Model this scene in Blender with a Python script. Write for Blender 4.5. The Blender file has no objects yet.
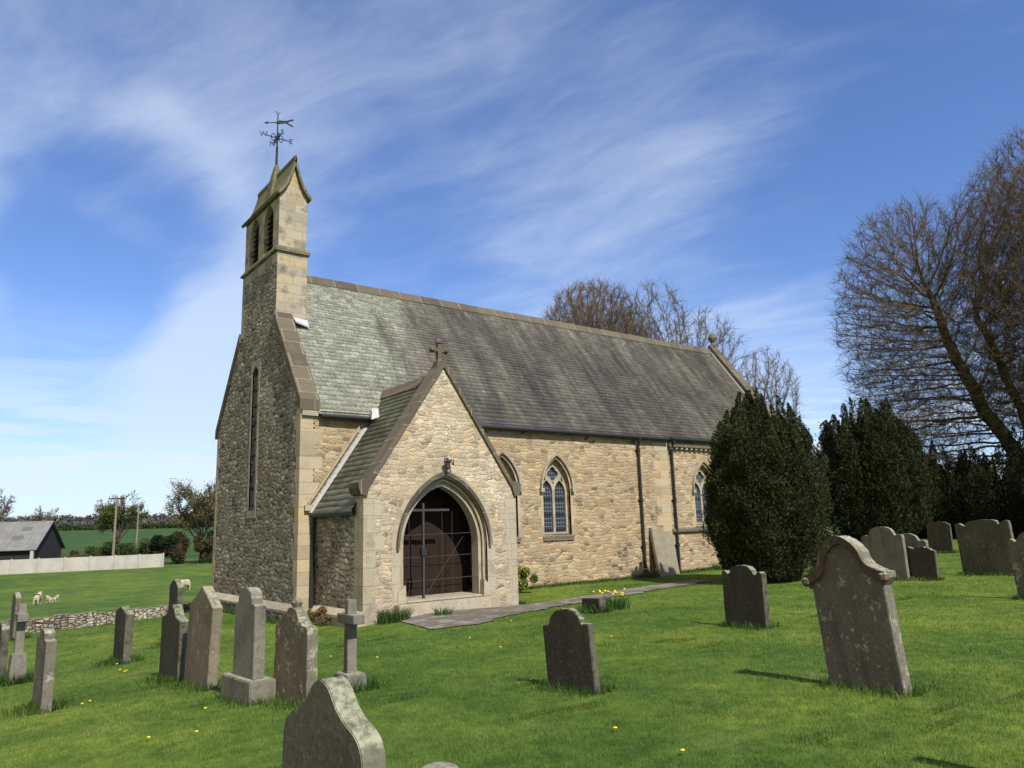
import bpy, bmesh, math, random
import numpy as np
from mathutils import Vector, Matrix

R = math.radians
scene = bpy.context.scene
COL = scene.collection
random.seed(7)
rng = np.random.default_rng(11)

# ------------------------------------------------------------------ camera, sky, sun, exposure
CAM = np.array([-7.63252, -19.04485, 1.65])
cr, cu, cf = Vector((0.79416622, -0.60695502, -0.03009352)), Vector((-0.08949951, -0.16579817, 0.98209002)), Vector((0.60107392, 0.77724936, 0.18599348))
camd = bpy.data.cameras.new('camera')
cam = bpy.data.objects.new('camera', camd)
COL.objects.link(cam)
cam.matrix_world = Matrix(((cr.x, cu.x, -cf.x, CAM[0]), (cr.y, cu.y, -cf.y, CAM[1]), (cr.z, cu.z, -cf.z, CAM[2]), (0, 0, 0, 1)))
camd.sensor_width = 36
camd.lens = 754.561 / 1024 * 36
camd.clip_start = 0.1
camd.clip_end = 12000
scene.camera = cam

SUN_EL, SUN_AZ = 47.0, 4.0            # elevation; degrees west of the church's south
sd = bpy.data.lights.new('sun', 'SUN')
sd.energy = 4.8
sd.angle = R(0.5)
sd.color = (1.0, 0.945, 0.86)
sun = bpy.data.objects.new('sun', sd)
COL.objects.link(sun)
to_sun = Vector((-math.sin(R(SUN_AZ)) * math.cos(R(SUN_EL)), -math.cos(R(SUN_AZ)) * math.cos(R(SUN_EL)), math.sin(R(SUN_EL))))
sun.rotation_euler = to_sun.to_track_quat('Z', 'Y').to_euler()

vs = scene.view_settings
vs.view_transform = 'Standard'
vs.look = 'None'
vs.exposure = 0.42
vs.gamma = 1.0
vs.use_curve_mapping = False


# ------------------------------------------------------------------ node helper
class NT:
    def __init__(self, tree):
        self.t = tree

    def n(self, typ, ins=None, **attrs):
        nd = self.t.nodes.new(typ)
        for k, v in attrs.items():
            setattr(nd, k, v)
        for k, v in (ins or {}).items():
            self.set(nd.inputs[k], v)
        return nd

    def set(self, sock, v):
        if isinstance(v, bpy.types.NodeSocket):
            self.t.links.new(v, sock)
        elif isinstance(v, (tuple, list)) and sock.type == 'RGBA' and len(v) == 3:
            sock.default_value = (*v, 1)
        else:
            sock.default_value = v

    def math(self, op, a, b=0.0, c=0.0, clamp=False):
        nd = self.n('ShaderNodeMath', operation=op, use_clamp=clamp)
        for s, v in zip(nd.inputs, (a, b, c)):
            self.set(s, v)
        return nd.outputs[0]

    def vmath(self, op, a, b=(0, 0, 0), out=0):
        nd = self.n('ShaderNodeVectorMath', operation=op)
        self.set(nd.inputs[0], a)
        if op == 'SCALE':
            self.set(nd.inputs[3], b)
        else:
            self.set(nd.inputs[1], b)
        return nd.outputs[out]

    def mix(self, fac, a, b, blend='MIX'):
        nd = self.n('ShaderNodeMix', data_type='RGBA', blend_type=blend)
        self.set(nd.inputs[0], fac)
        self.set(nd.inputs[6], a)
        self.set(nd.inputs[7], b)
        return nd.outputs[2]

    def noise(self, vec, scale=1.0, detail=3.0, rough=0.55, dist=0.0, dim='3D', out=0):
        nd = self.n('ShaderNodeTexNoise', {'Scale': scale, 'Detail': detail, 'Roughness': rough, 'Distortion': dist}, noise_dimensions=dim)
        if vec is not None:
            self.set(nd.inputs['Vector'], vec)
        return nd.outputs[out]

    def vor(self, vec, scale=1.0, feature='F1', rand=1.0, dim='3D', metric='EUCLIDEAN', out='Distance'):
        nd = self.n('ShaderNodeTexVoronoi', feature=feature, voronoi_dimensions=dim)
        if feature not in ('DISTANCE_TO_EDGE', 'N_SPHERE_RADIUS'):
            nd.distance = metric
        self.set(nd.inputs['Vector'], vec)
        self.set(nd.inputs['Scale'], scale)
        self.set(nd.inputs['Randomness'], rand)
        return nd.outputs[out]

    def ramp(self, fac, stops, interp='LINEAR'):
        nd = self.n('ShaderNodeValToRGB')
        cr_ = nd.color_ramp
        cr_.interpolation = interp
        while len(cr_.elements) < len(stops):
            cr_.elements.new(0.5)
        for e, (p, c) in zip(cr_.elements, stops):
            e.position = p
            e.color = (*c, 1) if len(c) == 3 else c
        self.set(nd.inputs[0], fac)
        return nd.outputs[0]

    def smooth(self, v, lo, hi, a=0.0, b=1.0):
        nd = self.n('ShaderNodeMapRange', {'From Min': lo, 'From Max': hi, 'To Min': a, 'To Max': b}, interpolation_type='SMOOTHSTEP')
        self.set(nd.inputs[0], v)
        return nd.outputs[0]

    def bump(self, h, strength=0.5, dist=0.02, normal=None):
        nd = self.n('ShaderNodeBump', {'Strength': strength, 'Distance': dist, 'Height': h})
        if normal is not None:
            self.set(nd.inputs['Normal'], normal)
        return nd.outputs[0]

    def sep(self, v):
        nd = self.n('ShaderNodeSeparateXYZ')
        self.set(nd.inputs[0], v)
        return nd.outputs

    def comb(self, x, y, z=0.0):
        nd = self.n('ShaderNodeCombineXYZ')
        for s, v in zip(nd.inputs, (x, y, z)):
            self.set(s, v)
        return nd.outputs[0]

    def pos(self):
        return self.n('ShaderNodeNewGeometry').outputs['Position']

    def obj(self):
        return self.n('ShaderNodeTexCoord').outputs['Object']

    def rand(self):
        return self.n('ShaderNodeObjectInfo').outputs['Random']

    def attr(self, name, out='Color'):
        return self.n('ShaderNodeAttribute', attribute_name=name).outputs[out]

    def wallvec(self):
        g_ = self.n('ShaderNodeNewGeometry')
        p, q = self.sep(g_.outputs['Position']), self.sep(g_.outputs['True Normal'])
        ax, ay = self.math('ABSOLUTE', q[0]), self.math('ABSOLUTE', q[1])
        u = self.math('ADD', self.math('MULTIPLY', p[0], ay), self.math('MULTIPLY', p[1], ax))
        az = self.math('ABSOLUTE', q[2])
        v = self.math('ADD', p[2], self.math('MULTIPLY', self.math('MULTIPLY', p[1], az), self.math('SUBTRACT', 1.0, ax)))
        return self.comb(u, v, 0.0)


def material(name, build, rough=0.9, spec=0.25, **kw):
    m = bpy.data.materials.new(name)
    m.use_nodes = True
    t = m.node_tree
    t.nodes.clear()
    N = NT(t)
    out = N.n('ShaderNodeOutputMaterial')
    r = build(N)
    if isinstance(r, tuple):
        colr, nrm = r[0], r[1]
        ro = r[2] if len(r) > 2 else rough
    else:
        colr, nrm, ro = r, None, rough
    b = N.n('ShaderNodeBsdfPrincipled', {'Base Color': colr, 'Roughness': ro, 'Specular IOR Level': spec, **kw})
    if nrm is not None:
        N.set(b.inputs['Normal'], nrm)
    t.links.new(b.outputs[0], out.inputs[0])
    m['principled'] = b.name
    return m


# ------------------------------------------------------------------ world: clear spring sky with thin cirrus
world = bpy.data.worlds.new('World')
scene.world = world
world.use_nodes = True
wt = world.node_tree
wt.nodes.clear()
N = NT(wt)
wout = N.n('ShaderNodeOutputWorld')
sky = N.n('ShaderNodeTexSky', sky_type='NISHITA', sun_disc=False, sun_elevation=R(SUN_EL), sun_rotation=R(180 + SUN_AZ),
          altitude=100, air_density=1.0, dust_density=0.35, ozone_density=2.2)
D = N.vmath('NORMALIZE', N.n('ShaderNodeTexCoord').outputs['Generated'])
dx, dy, dz = N.sep(D)
skyc = N.n('ShaderNodeHueSaturation', {'Hue': 0.5, 'Saturation': 0.97, 'Value': 1.38, 'Color': N.mix(1.0, sky.outputs[0], (0.86, 1.09, 1.52), 'MULTIPLY')}).outputs[0]
den = N.math('ADD', N.math('MAXIMUM', dz, 0.0), 0.22)
px, py = N.math('DIVIDE', dx, den), N.math('DIVIDE', dy, den)
P = N.comb(px, py, 0.0)
warp = N.vmath('SCALE', N.vmath('SUBTRACT', N.noise(P, 0.9, 3, 0.5, out=1), (0.5, 0.5, 0.5)), 0.40)
PW = N.vmath('ADD', P, warp)
ca, sa = math.cos(R(112)), math.sin(R(112))                # the cirrus is combed along this bearing
al = N.vmath('DOT_PRODUCT', PW, (ca, sa, 0), out='Value')
ac = N.vmath('DOT_PRODUCT', PW, (-sa, ca, 0), out='Value')
rot = N.comb(N.math('MULTIPLY', al, 0.85), N.math('MULTIPLY', ac, 2.0), 0.0)
st1 = N.noise(rot, 1.5, 9, 0.56, 0.3)
st2 = N.noise(rot, 5.5, 8, 0.62, 0.4)
big = N.noise(P, 1.1, 3, 0.5)
streak = N.math('ADD', N.math('MULTIPLY', st1, 0.70), N.math('MULTIPLY', st2, 0.30))
LDIR = [(0.1358, 0.9477, 0.2888), (0.1106, 0.9839, 0.1403), (0.3529, 0.8069, 0.4737), (0.7091, 0.6396, 0.2967), (0.1332, 0.8768, 0.4621), (0.8654, 0.4873, 0.1164), (0.6536, 0.6089, 0.4495), (0.8495, 0.3009, 0.4333), (0.0839, 0.9714, 0.2219), (0.1443, 0.9274, 0.3450), (0.3017, 0.9463, 0.1163)]
# where the thin cloud gathers: direction, cos of the outer radius, amount
LUMPS = [(LDIR[0], 0.965, 0.26), (LDIR[1], 0.955, 0.38), (LDIR[2], 0.93, 0.10), (LDIR[3], 0.95, 0.10), (LDIR[4], 0.95, 0.09), (LDIR[5], 0.975, 0.18), (LDIR[6], 0.95, 0.07), (LDIR[7], 0.94, -0.10), (LDIR[8], 0.985, -0.55), (LDIR[9], 0.988, -0.50), (LDIR[10], 0.97, 0.16)]
cov = N.math('MULTIPLY', N.math('SUBTRACT', big, 0.5), 0.35)
for d_, c0, a_ in LUMPS:
    dn = Vector(d_).normalized()
    dt = N.vmath('DOT_PRODUCT', D, tuple(dn), out='Value')
    cov = N.math('ADD', cov, N.smooth(dt, c0, 1.0, 0.0, a_))
dens = N.math('MULTIPLY', N.smooth(N.math('ADD', streak, cov), 0.42, 1.02), 0.62)
lowc = N.noise(N.comb(px, py, N.math('MULTIPLY', dz, 26.0)), 1.4, 5, 0.6)
hz = N.math('MULTIPLY', N.smooth(dz, 0.03, 0.30, 0.95, 0.0), N.smooth(lowc, 0.40, 0.60, 0.30, 1.0))
dens = N.math('MAXIMUM', dens, hz)
# unseen warm-white cloud bank added behind the camera to neutralise blue shade
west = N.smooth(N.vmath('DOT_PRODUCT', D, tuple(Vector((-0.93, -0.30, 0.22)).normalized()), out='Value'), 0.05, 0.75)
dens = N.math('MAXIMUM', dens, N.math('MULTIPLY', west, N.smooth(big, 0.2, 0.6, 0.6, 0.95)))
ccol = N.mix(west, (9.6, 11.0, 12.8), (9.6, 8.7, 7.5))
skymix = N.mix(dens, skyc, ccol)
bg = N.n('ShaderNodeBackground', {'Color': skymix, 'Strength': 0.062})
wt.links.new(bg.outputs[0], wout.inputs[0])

# ------------------------------------------------------------------ materials
STONE_TAN = [(0.0, (0.15, 0.112, 0.08)), (0.12, (0.32, 0.245, 0.16)), (0.35, (0.41, 0.335, 0.22)), (0.55, (0.36, 0.295, 0.20)),
             (0.72, (0.44, 0.335, 0.19)), (0.86, (0.34, 0.245, 0.15)), (0.94, (0.33, 0.21, 0.125)), (1.0, (0.30, 0.27, 0.21))]
STONE_PALE = [(0.0, (0.25, 0.20, 0.14)), (0.2, (0.40, 0.33, 0.23)), (0.5, (0.45, 0.38, 0.27)), (0.75, (0.39, 0.33, 0.24)), (0.9, (0.46, 0.34, 0.19)), (1.0, (0.34, 0.30, 0.24))]
STONE_DARK = [(0.0, (0.09, 0.07, 0.052)), (0.2, (0.25, 0.20, 0.15)), (0.45, (0.43, 0.37, 0.285)), (0.62, (0.28, 0.205, 0.14)), (0.78, (0.48, 0.42, 0.33)), (1.0, (0.66, 0.60, 0.49))]


def rubble(stops, mortar, su, sv, rand=0.85, edge=0.16, bs=0.8, bd=0.03, metric='CHEBYCHEV', lichen=0.0, lcol=(0.55, 0.53, 0.45)):
    def f(N):
        w = N.wallvec()
        wn = N.vmath('SCALE', N.vmath('SUBTRACT', N.noise(w, 1.7, 3, out=1), (0.5, 0.5, 0.5)), 0.22)
        wv = N.vmath('ADD', w, wn)
        s = N.vmath('MULTIPLY', wv, (su, sv, 1))
        f1 = N.vor(s, 1, 'F1', rand, '2D', metric)
        f2 = N.vor(s, 1, 'F2', rand, '2D', metric)
        c = N.vor(s, 1, 'F1', rand, '2D', metric, out='Color')
        e = N.math('SUBTRACT', f2, f1)
        fine = N.noise(w, 26, 5, 0.65)
        e2 = N.math('ADD', e, N.math('MULTIPLY', N.math('SUBTRACT', fine, 0.5), 0.16))
        m = N.smooth(e2, 0.02, edge)
        cs = N.sep(c)
        base = N.ramp(cs[0], stops)
        base = N.mix(1.0, base, N.ramp(cs[1], [(0, (0.72, 0.72, 0.72)), (1, (1.18, 1.16, 1.12))]), 'MULTIPLY')
        base = N.mix(1.0, base, N.ramp(fine, [(0.25, (0.72, 0.72, 0.72)), (0.75, (1.22, 1.2, 1.17))]), 'MULTIPLY')
        big_ = N.noise(w, 0.55, 4, 0.6)
        base = N.mix(1.0, base, N.ramp(big_, [(0.3, (0.80, 0.80, 0.80)), (0.7, (1.12, 1.1, 1.06))]), 'MULTIPLY')
        mo = N.mix(N.math('MULTIPLY', fine, 0.6), mortar, tuple(v * 0.55 for v in mortar))
        colr = N.mix(m, mo, base)
        if lichen:
            l = N.smooth(N.math('ADD', N.noise(w, 9, 5, 0.7), N.math('MULTIPLY', N.math('SUBTRACT', big_, 0.5), 0.5)), 0.6 - lichen, 0.74 - lichen)
            colr = N.mix(N.math('MULTIPLY', l, 0.8), colr, lcol)
        h = N.math('ADD', N.math('MULTIPLY', N.smooth(e2, 0.0, edge * 1.9), 1.0), N.math('ADD', N.math('MULTIPLY', fine, 0.5), N.math('MULTIPLY', cs[2], 0.35)))
        return colr, N.bump(h, bs, bd)
    return f


def ashlar(stops, bw=0.62, bh=0.31, bs=0.5, stain=0.5):
    def f(N):
        w = N.wallvec()
        w2 = N.vmath('ADD', w, N.vmath('SCALE', N.vmath('SUBTRACT', N.noise(w, 3, 2, out=1), (0.5, 0.5, 0.5)), 0.03))
        b = N.n('ShaderNodeTexBrick', {'Vector': w2, 'Color1': (0, 0, 0, 1), 'Color2': (1, 1, 1, 1), 'Mortar': (0.5, 0.5, 0.5, 1), 'Scale': 1.0,
                                       'Mortar Size': 0.008, 'Mortar Smooth': 0.4, 'Brick Width': bw, 'Row Height': bh})
        base = N.ramp(b.outputs['Color'], stops)
        fine = N.noise(w, 22, 6, 0.7)
        base = N.mix(1.0, base, N.ramp(fine, [(0.25, (0.7, 0.7, 0.7)), (0.75, (1.22, 1.2, 1.16))]), 'MULTIPLY')
        st = N.smooth(N.noise(w, 2.3, 5, 0.65), 0.5, 0.68)
        base = N.mix(N.math('MULTIPLY', st, stain), base, (0.12, 0.11, 0.085))
        wl = N.smooth(N.noise(w, 12, 4, 0.7), 0.64, 0.72)
        base = N.mix(N.math('MULTIPLY', wl, 0.6), base, (0.55, 0.53, 0.46))
        base = N.mix(b.outputs['Fac'], base, (0.30, 0.26, 0.19))
        h = N.math('ADD', N.math('MULTIPLY', b.outputs['Fac'], -0.8), N.math('MULTIPLY', fine, 0.6))
        return base, N.bump(h, bs, 0.015)
    return f


M = {}
M['nave_rubble'] = material('nave_rubble', rubble(STONE_TAN, (0.40, 0.33, 0.22), 3.9, 9.2, rand=0.72, edge=0.15, bs=0.6))
M['porch_rubble'] = material('porch_rubble', rubble(STONE_PALE, (0.45, 0.38, 0.28), 4.2, 9.6, rand=0.75, edge=0.15, bs=0.5, lichen=0.06))
M['west_rubble'] = material('west_rubble', rubble(STONE_DARK, (0.27, 0.25, 0.205), 3.8, 7.8, rand=0.92, edge=0.30, bs=1.0, bd=0.10, lichen=0.08, lcol=(0.52, 0.49, 0.41)))
M['drystone'] = material('drystone', rubble([(0, (0.10, 0.09, 0.075)), (0.4, (0.27, 0.24, 0.19)), (0.7, (0.36, 0.32, 0.26)), (1, (0.42, 0.36, 0.27))], (0.05, 0.045, 0.035), 5.0, 11.0, rand=1.0, bs=1.0, bd=0.06, metric='EUCLIDEAN', lichen=0.06))
ASH_TAN = [(0, (0.27, 0.23, 0.16)), (0.3, (0.38, 0.32, 0.23)), (0.6, (0.42, 0.345, 0.23)), (0.85, (0.43, 0.33, 0.19)), (1, (0.34, 0.30, 0.24))]
ASH_GREY = [(0, (0.22, 0.20, 0.16)), (0.4, (0.33, 0.30, 0.24)), (0.7, (0.38, 0.33, 0.25)), (1, (0.29, 0.27, 0.23))]
M['ashlar'] = material('ashlar', ashlar([(0, (0.25, 0.225, 0.175)), (0.35, (0.34, 0.30, 0.23)), (0.65, (0.38, 0.33, 0.245)), (0.88, (0.40, 0.31, 0.18)), (1, (0.24, 0.215, 0.17))], 0.52, 0.29, stain=0.85, bs=0.8))
M['quoin'] = material('quoin', ashlar(ASH_TAN, 9.0, 0.33, stain=0.25))
M['ashlar_grey'] = material('ashlar_grey', ashlar(ASH_GREY, stain=0.7))
M['dressing'] = material('dressing', ashlar([(0, (0.31, 0.27, 0.195)), (0.5, (0.38, 0.33, 0.245)), (1, (0.34, 0.30, 0.225))], 0.35, 0.4, stain=0.45, bs=0.7))
M['coping'] = material('coping', ashlar([(0, (0.075, 0.062, 0.045)), (0.5, (0.125, 0.105, 0.073)), (1, (0.095, 0.085, 0.06))], 0.7, 0.6, stain=0.5))
M['mossy_stone'] = material('mossy_stone', ashlar([(0, (0.09, 0.085, 0.045)), (0.5, (0.145, 0.135, 0.07)), (1, (0.11, 0.105, 0.065))], 0.5, 0.5, stain=0.4))


def slate(pale):
    def f(N):
        p = N.pos()
        t = N.attr('tint', 'Fac')
        xs = N.sep(p)
        n1 = N.noise(N.vmath('MULTIPLY', p, (1.5, 0.30, 0.30)), 1.0, 6, 0.7)
        n3 = N.noise(N.vmath('ADD', N.vmath('MULTIPLY', p, (2.6, 0.25, 0.25)), (7, 0, 0)), 1.0, 5, 0.65)
        n2 = N.noise(p, 14, 5, 0.7)
        base = N.ramp(t, [(0, (0.056, 0.051, 0.042)), (0.5, (0.070, 0.064, 0.053)), (1, (0.086, 0.079, 0.067))])
        base = N.mix(1.0, base, N.ramp(n3, [(0.32, (0.55, 0.55, 0.55)), (0.68, (1.6, 1.6, 1.52))]), 'MULTIPLY')
        n4 = N.noise(N.vmath('ADD', p, (3, 0, 5)), 0.42, 4, 0.6)
        base = N.mix(1.0, base, N.ramp(n4, [(0.38, (0.70, 0.70, 0.70)), (0.62, (1.25, 1.24, 1.20))]), 'MULTIPLY')
        if pale:
            lich = N.math('ADD', N.smooth(xs[0], 6.8, 1.2), N.math('MULTIPLY', N.smooth(xs[2], 7.3, 9.9), 0.42))
            msk = N.smooth(N.math('ADD', N.math('MULTIPLY', lich, 0.60), n1), 0.70, 1.02)
            msk = N.math('MULTIPLY', msk, N.smooth(n2, 0.25, 0.6, 0.35, 1.0))
            base = N.mix(msk, base, N.ramp(t, [(0, (0.15, 0.158, 0.115)), (0.6, (0.21, 0.215, 0.165)), (1, (0.28, 0.285, 0.23))]))
        else:
            base = N.mix(N.smooth(n1, 0.38, 0.60, 0.25, 0.9), base, N.ramp(t, [(0, (0.12, 0.135, 0.095)), (1, (0.20, 0.21, 0.16))]))
        base = N.mix(1.0, base, N.ramp(n2, [(0.25, (0.7, 0.7, 0.7)), (0.8, (1.3, 1.3, 1.28))]), 'MULTIPLY')
        sp = N.smooth(N.noise(p, 7, 3, 0.6), 0.70, 0.76)
        base = N.mix(N.math('MULTIPLY', sp, 0.6), base, (0.36, 0.37, 0.33))
        return base, N.bump(n2, 0.5, 0.012), 0.62
    return f


M['slate'] = material('slate', slate(True), spec=0.4)
M['porch_slate'] = material('porch_slate', slate(False), spec=0.4)


def simple(name, c, rough=0.7, spec=0.3, nz=0.35, sc=12, bump=0.2, bd=0.01, **kw):
    def f(N):
        o = N.obj()
        n = N.noise(o, sc, 5, 0.65)
        colr = N.mix(1.0, (c[0], c[1], c[2], 1), N.ramp(n, [(0.2, (1 - nz,) * 3), (0.8, (1 + nz,) * 3)]), 'MULTIPLY')
        return colr, N.bump(n, bump, bd)
    M[name] = material(name, f, rough, spec, **kw)
    return M[name]


simple('iron', (0.018, 0.018, 0.02), 0.55, 0.4)
simple('lead', (0.42, 0.42, 0.42), 0.6, 0.4, nz=0.2)
simple('lead_dark', (0.16, 0.165, 0.17), 0.6, 0.4, nz=0.2)
simple('dark_wood', (0.045, 0.03, 0.02), 0.7)
simple('door_wood', (0.020, 0.0125, 0.0085), 0.8, 0.15)  # very dark brown for the porch door planks
simple('wire', (0.055, 0.047, 0.04), 0.7, 0.2)
simple('barn_wood', (0.028, 0.025, 0.023), 0.85)
simple('bell_metal', (0.06, 0.05, 0.03), 0.5, 0.5)
simple('concrete', (0.36, 0.34, 0.30), 0.9, 0.2, nz=0.25, sc=1.2)
simple('pole_wood', (0.20, 0.165, 0.12), 0.9, 0.2)
simple('bark', (0.062, 0.05, 0.038), 0.95, 0.1, nz=0.4, sc=3)
simple('ivy_bark', (0.050, 0.050, 0.028), 0.95, 0.1, nz=0.45, sc=3)
simple('twig', (0.125, 0.094, 0.056), 0.9, 0.1, nz=0.3, sc=2)
simple('grey_twig', (0.15, 0.12, 0.08), 0.9, 0.1, nz=0.3, sc=2)
simple('red_twig', (0.15, 0.115, 0.075), 0.9, 0.1, nz=0.3, sc=2)
simple('yew_core', (0.010, 0.014, 0.007), 1.0, 0.05)
simple('flower_yellow', (0.75, 0.52, 0.02), 0.7, 0.2)
simple('fleece', (0.40, 0.345, 0.255), 1.0, 0.05, sc=8, bump=0.8, bd=0.05)
simple('pale_slab', (0.215, 0.19, 0.135), 0.9, 0.2, nz=0.3, sc=3, bump=0.4)
simple('skylight', (0.10, 0.10, 0.105), 0.7)


def asbestos(N):
    o = N.obj()
    x, y, z = N.sep(o)
    n = N.noise(o, 0.6, 5, 0.65)
    colr = N.ramp(n, [(0.25, (0.11, 0.11, 0.105)), (0.5, (0.175, 0.175, 0.168)), (0.75, (0.23, 0.227, 0.215))])
    colr = N.mix(N.smooth(N.noise(N.vmath('MULTIPLY', o, (3, 0.2, 0.2)), 1, 4), 0.5, 0.65, 0, 0.5), colr, (0.13, 0.125, 0.115))
    return colr, N.bump(N.math('SINE', N.math('MULTIPLY', x, 2 * math.pi / 0.16)), 0.5, 0.03)


M['corrugated'] = material('corrugated', asbestos)


def glass_f(N):
    p = N.pos()
    x, y, z = N.sep(p)
    gx = N.math('ABSOLUTE', N.math('SUBTRACT', N.math('FRACT', N.math('MULTIPLY', x, 9.5)), 0.5))
    gz = N.math('ABSOLUTE', N.math('SUBTRACT', N.math('FRACT', N.math('MULTIPLY', z, 8.0)), 0.5))
    ln = N.smooth(N.math('MAXIMUM', gx, gz), 0.36, 0.42)
    bar = N.smooth(N.math('ABSOLUTE', N.math('SUBTRACT', N.math('FRACT', N.math('MULTIPLY', z, 2.0)), 0.5)), 0.40, 0.44)
    colr = N.mix(ln, N.ramp(N.noise(p, 9, 2), [(0.3, (0.008, 0.012, 0.017)), (0.7, (0.03, 0.045, 0.065))]), (0.10, 0.115, 0.135))
    colr = N.mix(bar, colr, (0.015, 0.015, 0.018))
    ro = N.mix(ln, (0.12, 0.12, 0.12), (0.6, 0.6, 0.6))
    return colr, N.bump(N.noise(p, 14, 2), 0.25, 0.01), ro


M['leaded_glass'] = material('leaded_glass', glass_f, spec=0.5)


def headstone(base, brown, lich=0.0, green=0.25, lcol=(0.36, 0.345, 0.27)):
    def f(N):
        o = N.obj()
        r = N.rand()
        ov = N.vmath('ADD', o, N.vmath('SCALE', (13.0, 7.0, 5.0), r))
        n1 = N.noise(ov, 2.2, 5, 0.65)
        n2 = N.noise(ov, 30, 5, 0.7)
        colr = N.mix(N.smooth(n1, 0.35, 0.65), base, brown)
        run = N.noise(N.vmath('MULTIPLY', ov, (9, 9, 0.7)), 1.0, 4, 0.6)
        colr = N.mix(N.smooth(run, 0.48, 0.7, 0, 0.55), colr, tuple(v * 0.45 for v in base))
        colr = N.mix(1.0, colr, N.ramp(n2, [(0.25, (0.65, 0.65, 0.65)), (0.75, (1.3, 1.3, 1.28))]), 'MULTIPLY')
        nz = N.sep(N.n('ShaderNodeNewGeometry').outputs['Normal'])
        top = N.math('MULTIPLY', N.smooth(nz[2], 0.15, 0.7), N.math('MULTIPLY', N.smooth(N.noise(ov, 7, 6, 0.75), 0.36, 0.56), N.smooth(n2, 0.38, 0.56, 0.35, 1.0)))
        sth = N.math('MULTIPLY', N.smooth(nz[1], -0.5, -0.95, 0.0, 0.2), N.smooth(N.noise(ov, 8, 4, 0.7), 0.35, 0.6))
        colr = N.mix(N.math('MAXIMUM', N.math('MULTIPLY', top, 0.85), sth), colr, (0.30, 0.31, 0.21))
        v = N.vor(ov, 24, 'F1', 1.0)
        vc = N.sep(N.vor(ov, 24, 'F1', 1.0, out='Color'))
        spot = N.math('MULTIPLY', N.math('MULTIPLY', N.smooth(N.math('ADD', v, N.math('MULTIPLY', N.math('SUBTRACT', n2, 0.5), 0.5)), 0.42, 0.2), 0.12), N.smooth(N.math('ADD', vc[0], N.math('MULTIPLY', N.math('SUBTRACT', n1, 0.5), 1.1)), 0.93 - lich, 1.0 - lich))
        bl = N.smooth(N.noise(ov, 7.0, 8, 0.78), 0.68 - lich * 0.34, 0.73 - lich * 0.34)
        colr = N.mix(N.math('MULTIPLY', N.math('MAXIMUM', spot, N.math('MULTIPLY', bl, N.smooth(n2, 0.35, 0.55))), 0.75), colr, lcol)
        colr = N.mix(N.smooth(N.noise(ov, 1.3, 3), 0.5, 0.75, 0, green), colr, (0.085, 0.10, 0.04))
        h = N.math('ADD', N.math('MULTIPLY', n2, 0.6), N.math('MULTIPLY', n1, 0.8))
        return colr, N.bump(h, 0.6, 0.012)
    return f


M['stone_dark'] = material('stone_dark', headstone((0.052, 0.045, 0.035), (0.038, 0.032, 0.025), 0.14))
M['stone_brown'] = material('stone_brown', headstone((0.155, 0.124, 0.086), (0.10, 0.08, 0.056), 0.28))
M['stone_grey'] = material('stone_grey', headstone((0.165, 0.150, 0.125), (0.115, 0.104, 0.087), 0.20, 0.10))
M['stone_lichen'] = material('stone_lichen', headstone((0.145, 0.12, 0.088), (0.10, 0.085, 0.06), 0.42))
M['stone_mottled'] = material('stone_mottled', headstone((0.125, 0.112, 0.092), (0.10, 0.082, 0.066), 0.36, 0.12))
M['stone_olive'] = material('stone_olive', headstone((0.098, 0.09, 0.066), (0.07, 0.064, 0.047), 0.26, 0.25))
M['moulding_rust'] = material('moulding_rust', headstone((0.105, 0.070, 0.050), (0.082, 0.060, 0.046), 0.34, 0.05, (0.36, 0.32, 0.20)))


def mottle(N, c, p):
    n = N.noise(p, 0.8, 5, 0.65)
    n2 = N.noise(p, 4.6, 5, 0.7)
    n3 = N.noise(p, 0.20, 2, 0.5)
    c = N.mix(1.0, c, N.ramp(n, [(0.36, (0.74, 0.82, 0.76)), (0.5, (0.99, 0.99, 0.97)), (0.64, (1.24, 1.14, 1.08))]), 'MULTIPLY')
    c = N.mix(1.0, c, N.ramp(n2, [(0.34, (0.66, 0.73, 0.68)), (0.66, (1.34, 1.26, 1.18))]), 'MULTIPLY')
    c = N.mix(1.0, c, N.ramp(n3, [(0.38, (0.78, 0.86, 0.84)), (0.62, (1.22, 1.12, 1.02))]), 'MULTIPLY')
    dry = N.smooth(N.noise(N.vmath('ADD', p, (31, 7, 0)), 1.1, 4, 0.6), 0.58, 0.74, 0.0, 0.32)
    return N.mix(dry, c, (0.20, 0.205, 0.08))


def grass_f(N):
    return mottle(N, N.attr('tint'), N.pos())


def leafy(name, fn, rough=0.75, trans=0.3, spec=0.2):
    m = material(name, fn, rough, spec)
    t = m.node_tree
    N = NT(t)
    b = t.nodes[m['principled']]
    out = [n for n in t.nodes if n.type == 'OUTPUT_MATERIAL'][0]
    tr = N.n('ShaderNodeBsdfTranslucent')
    src = b.inputs['Base Color'].links[0].from_socket
    t.links.new(src, tr.inputs[0])
    mx = N.n('ShaderNodeMixShader', {0: trans})
    t.links.new(b.outputs[0], mx.inputs[1])
    t.links.new(tr.outputs[0], mx.inputs[2])
    t.links.new(mx.outputs[0], out.inputs[0])
    return m


M['grass'] = leafy('grass', grass_f, 0.6, 0.3, 0.25)
M['leaf'] = leafy('leaf', lambda N: N.attr('tint'), 0.7, 0.22)


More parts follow.
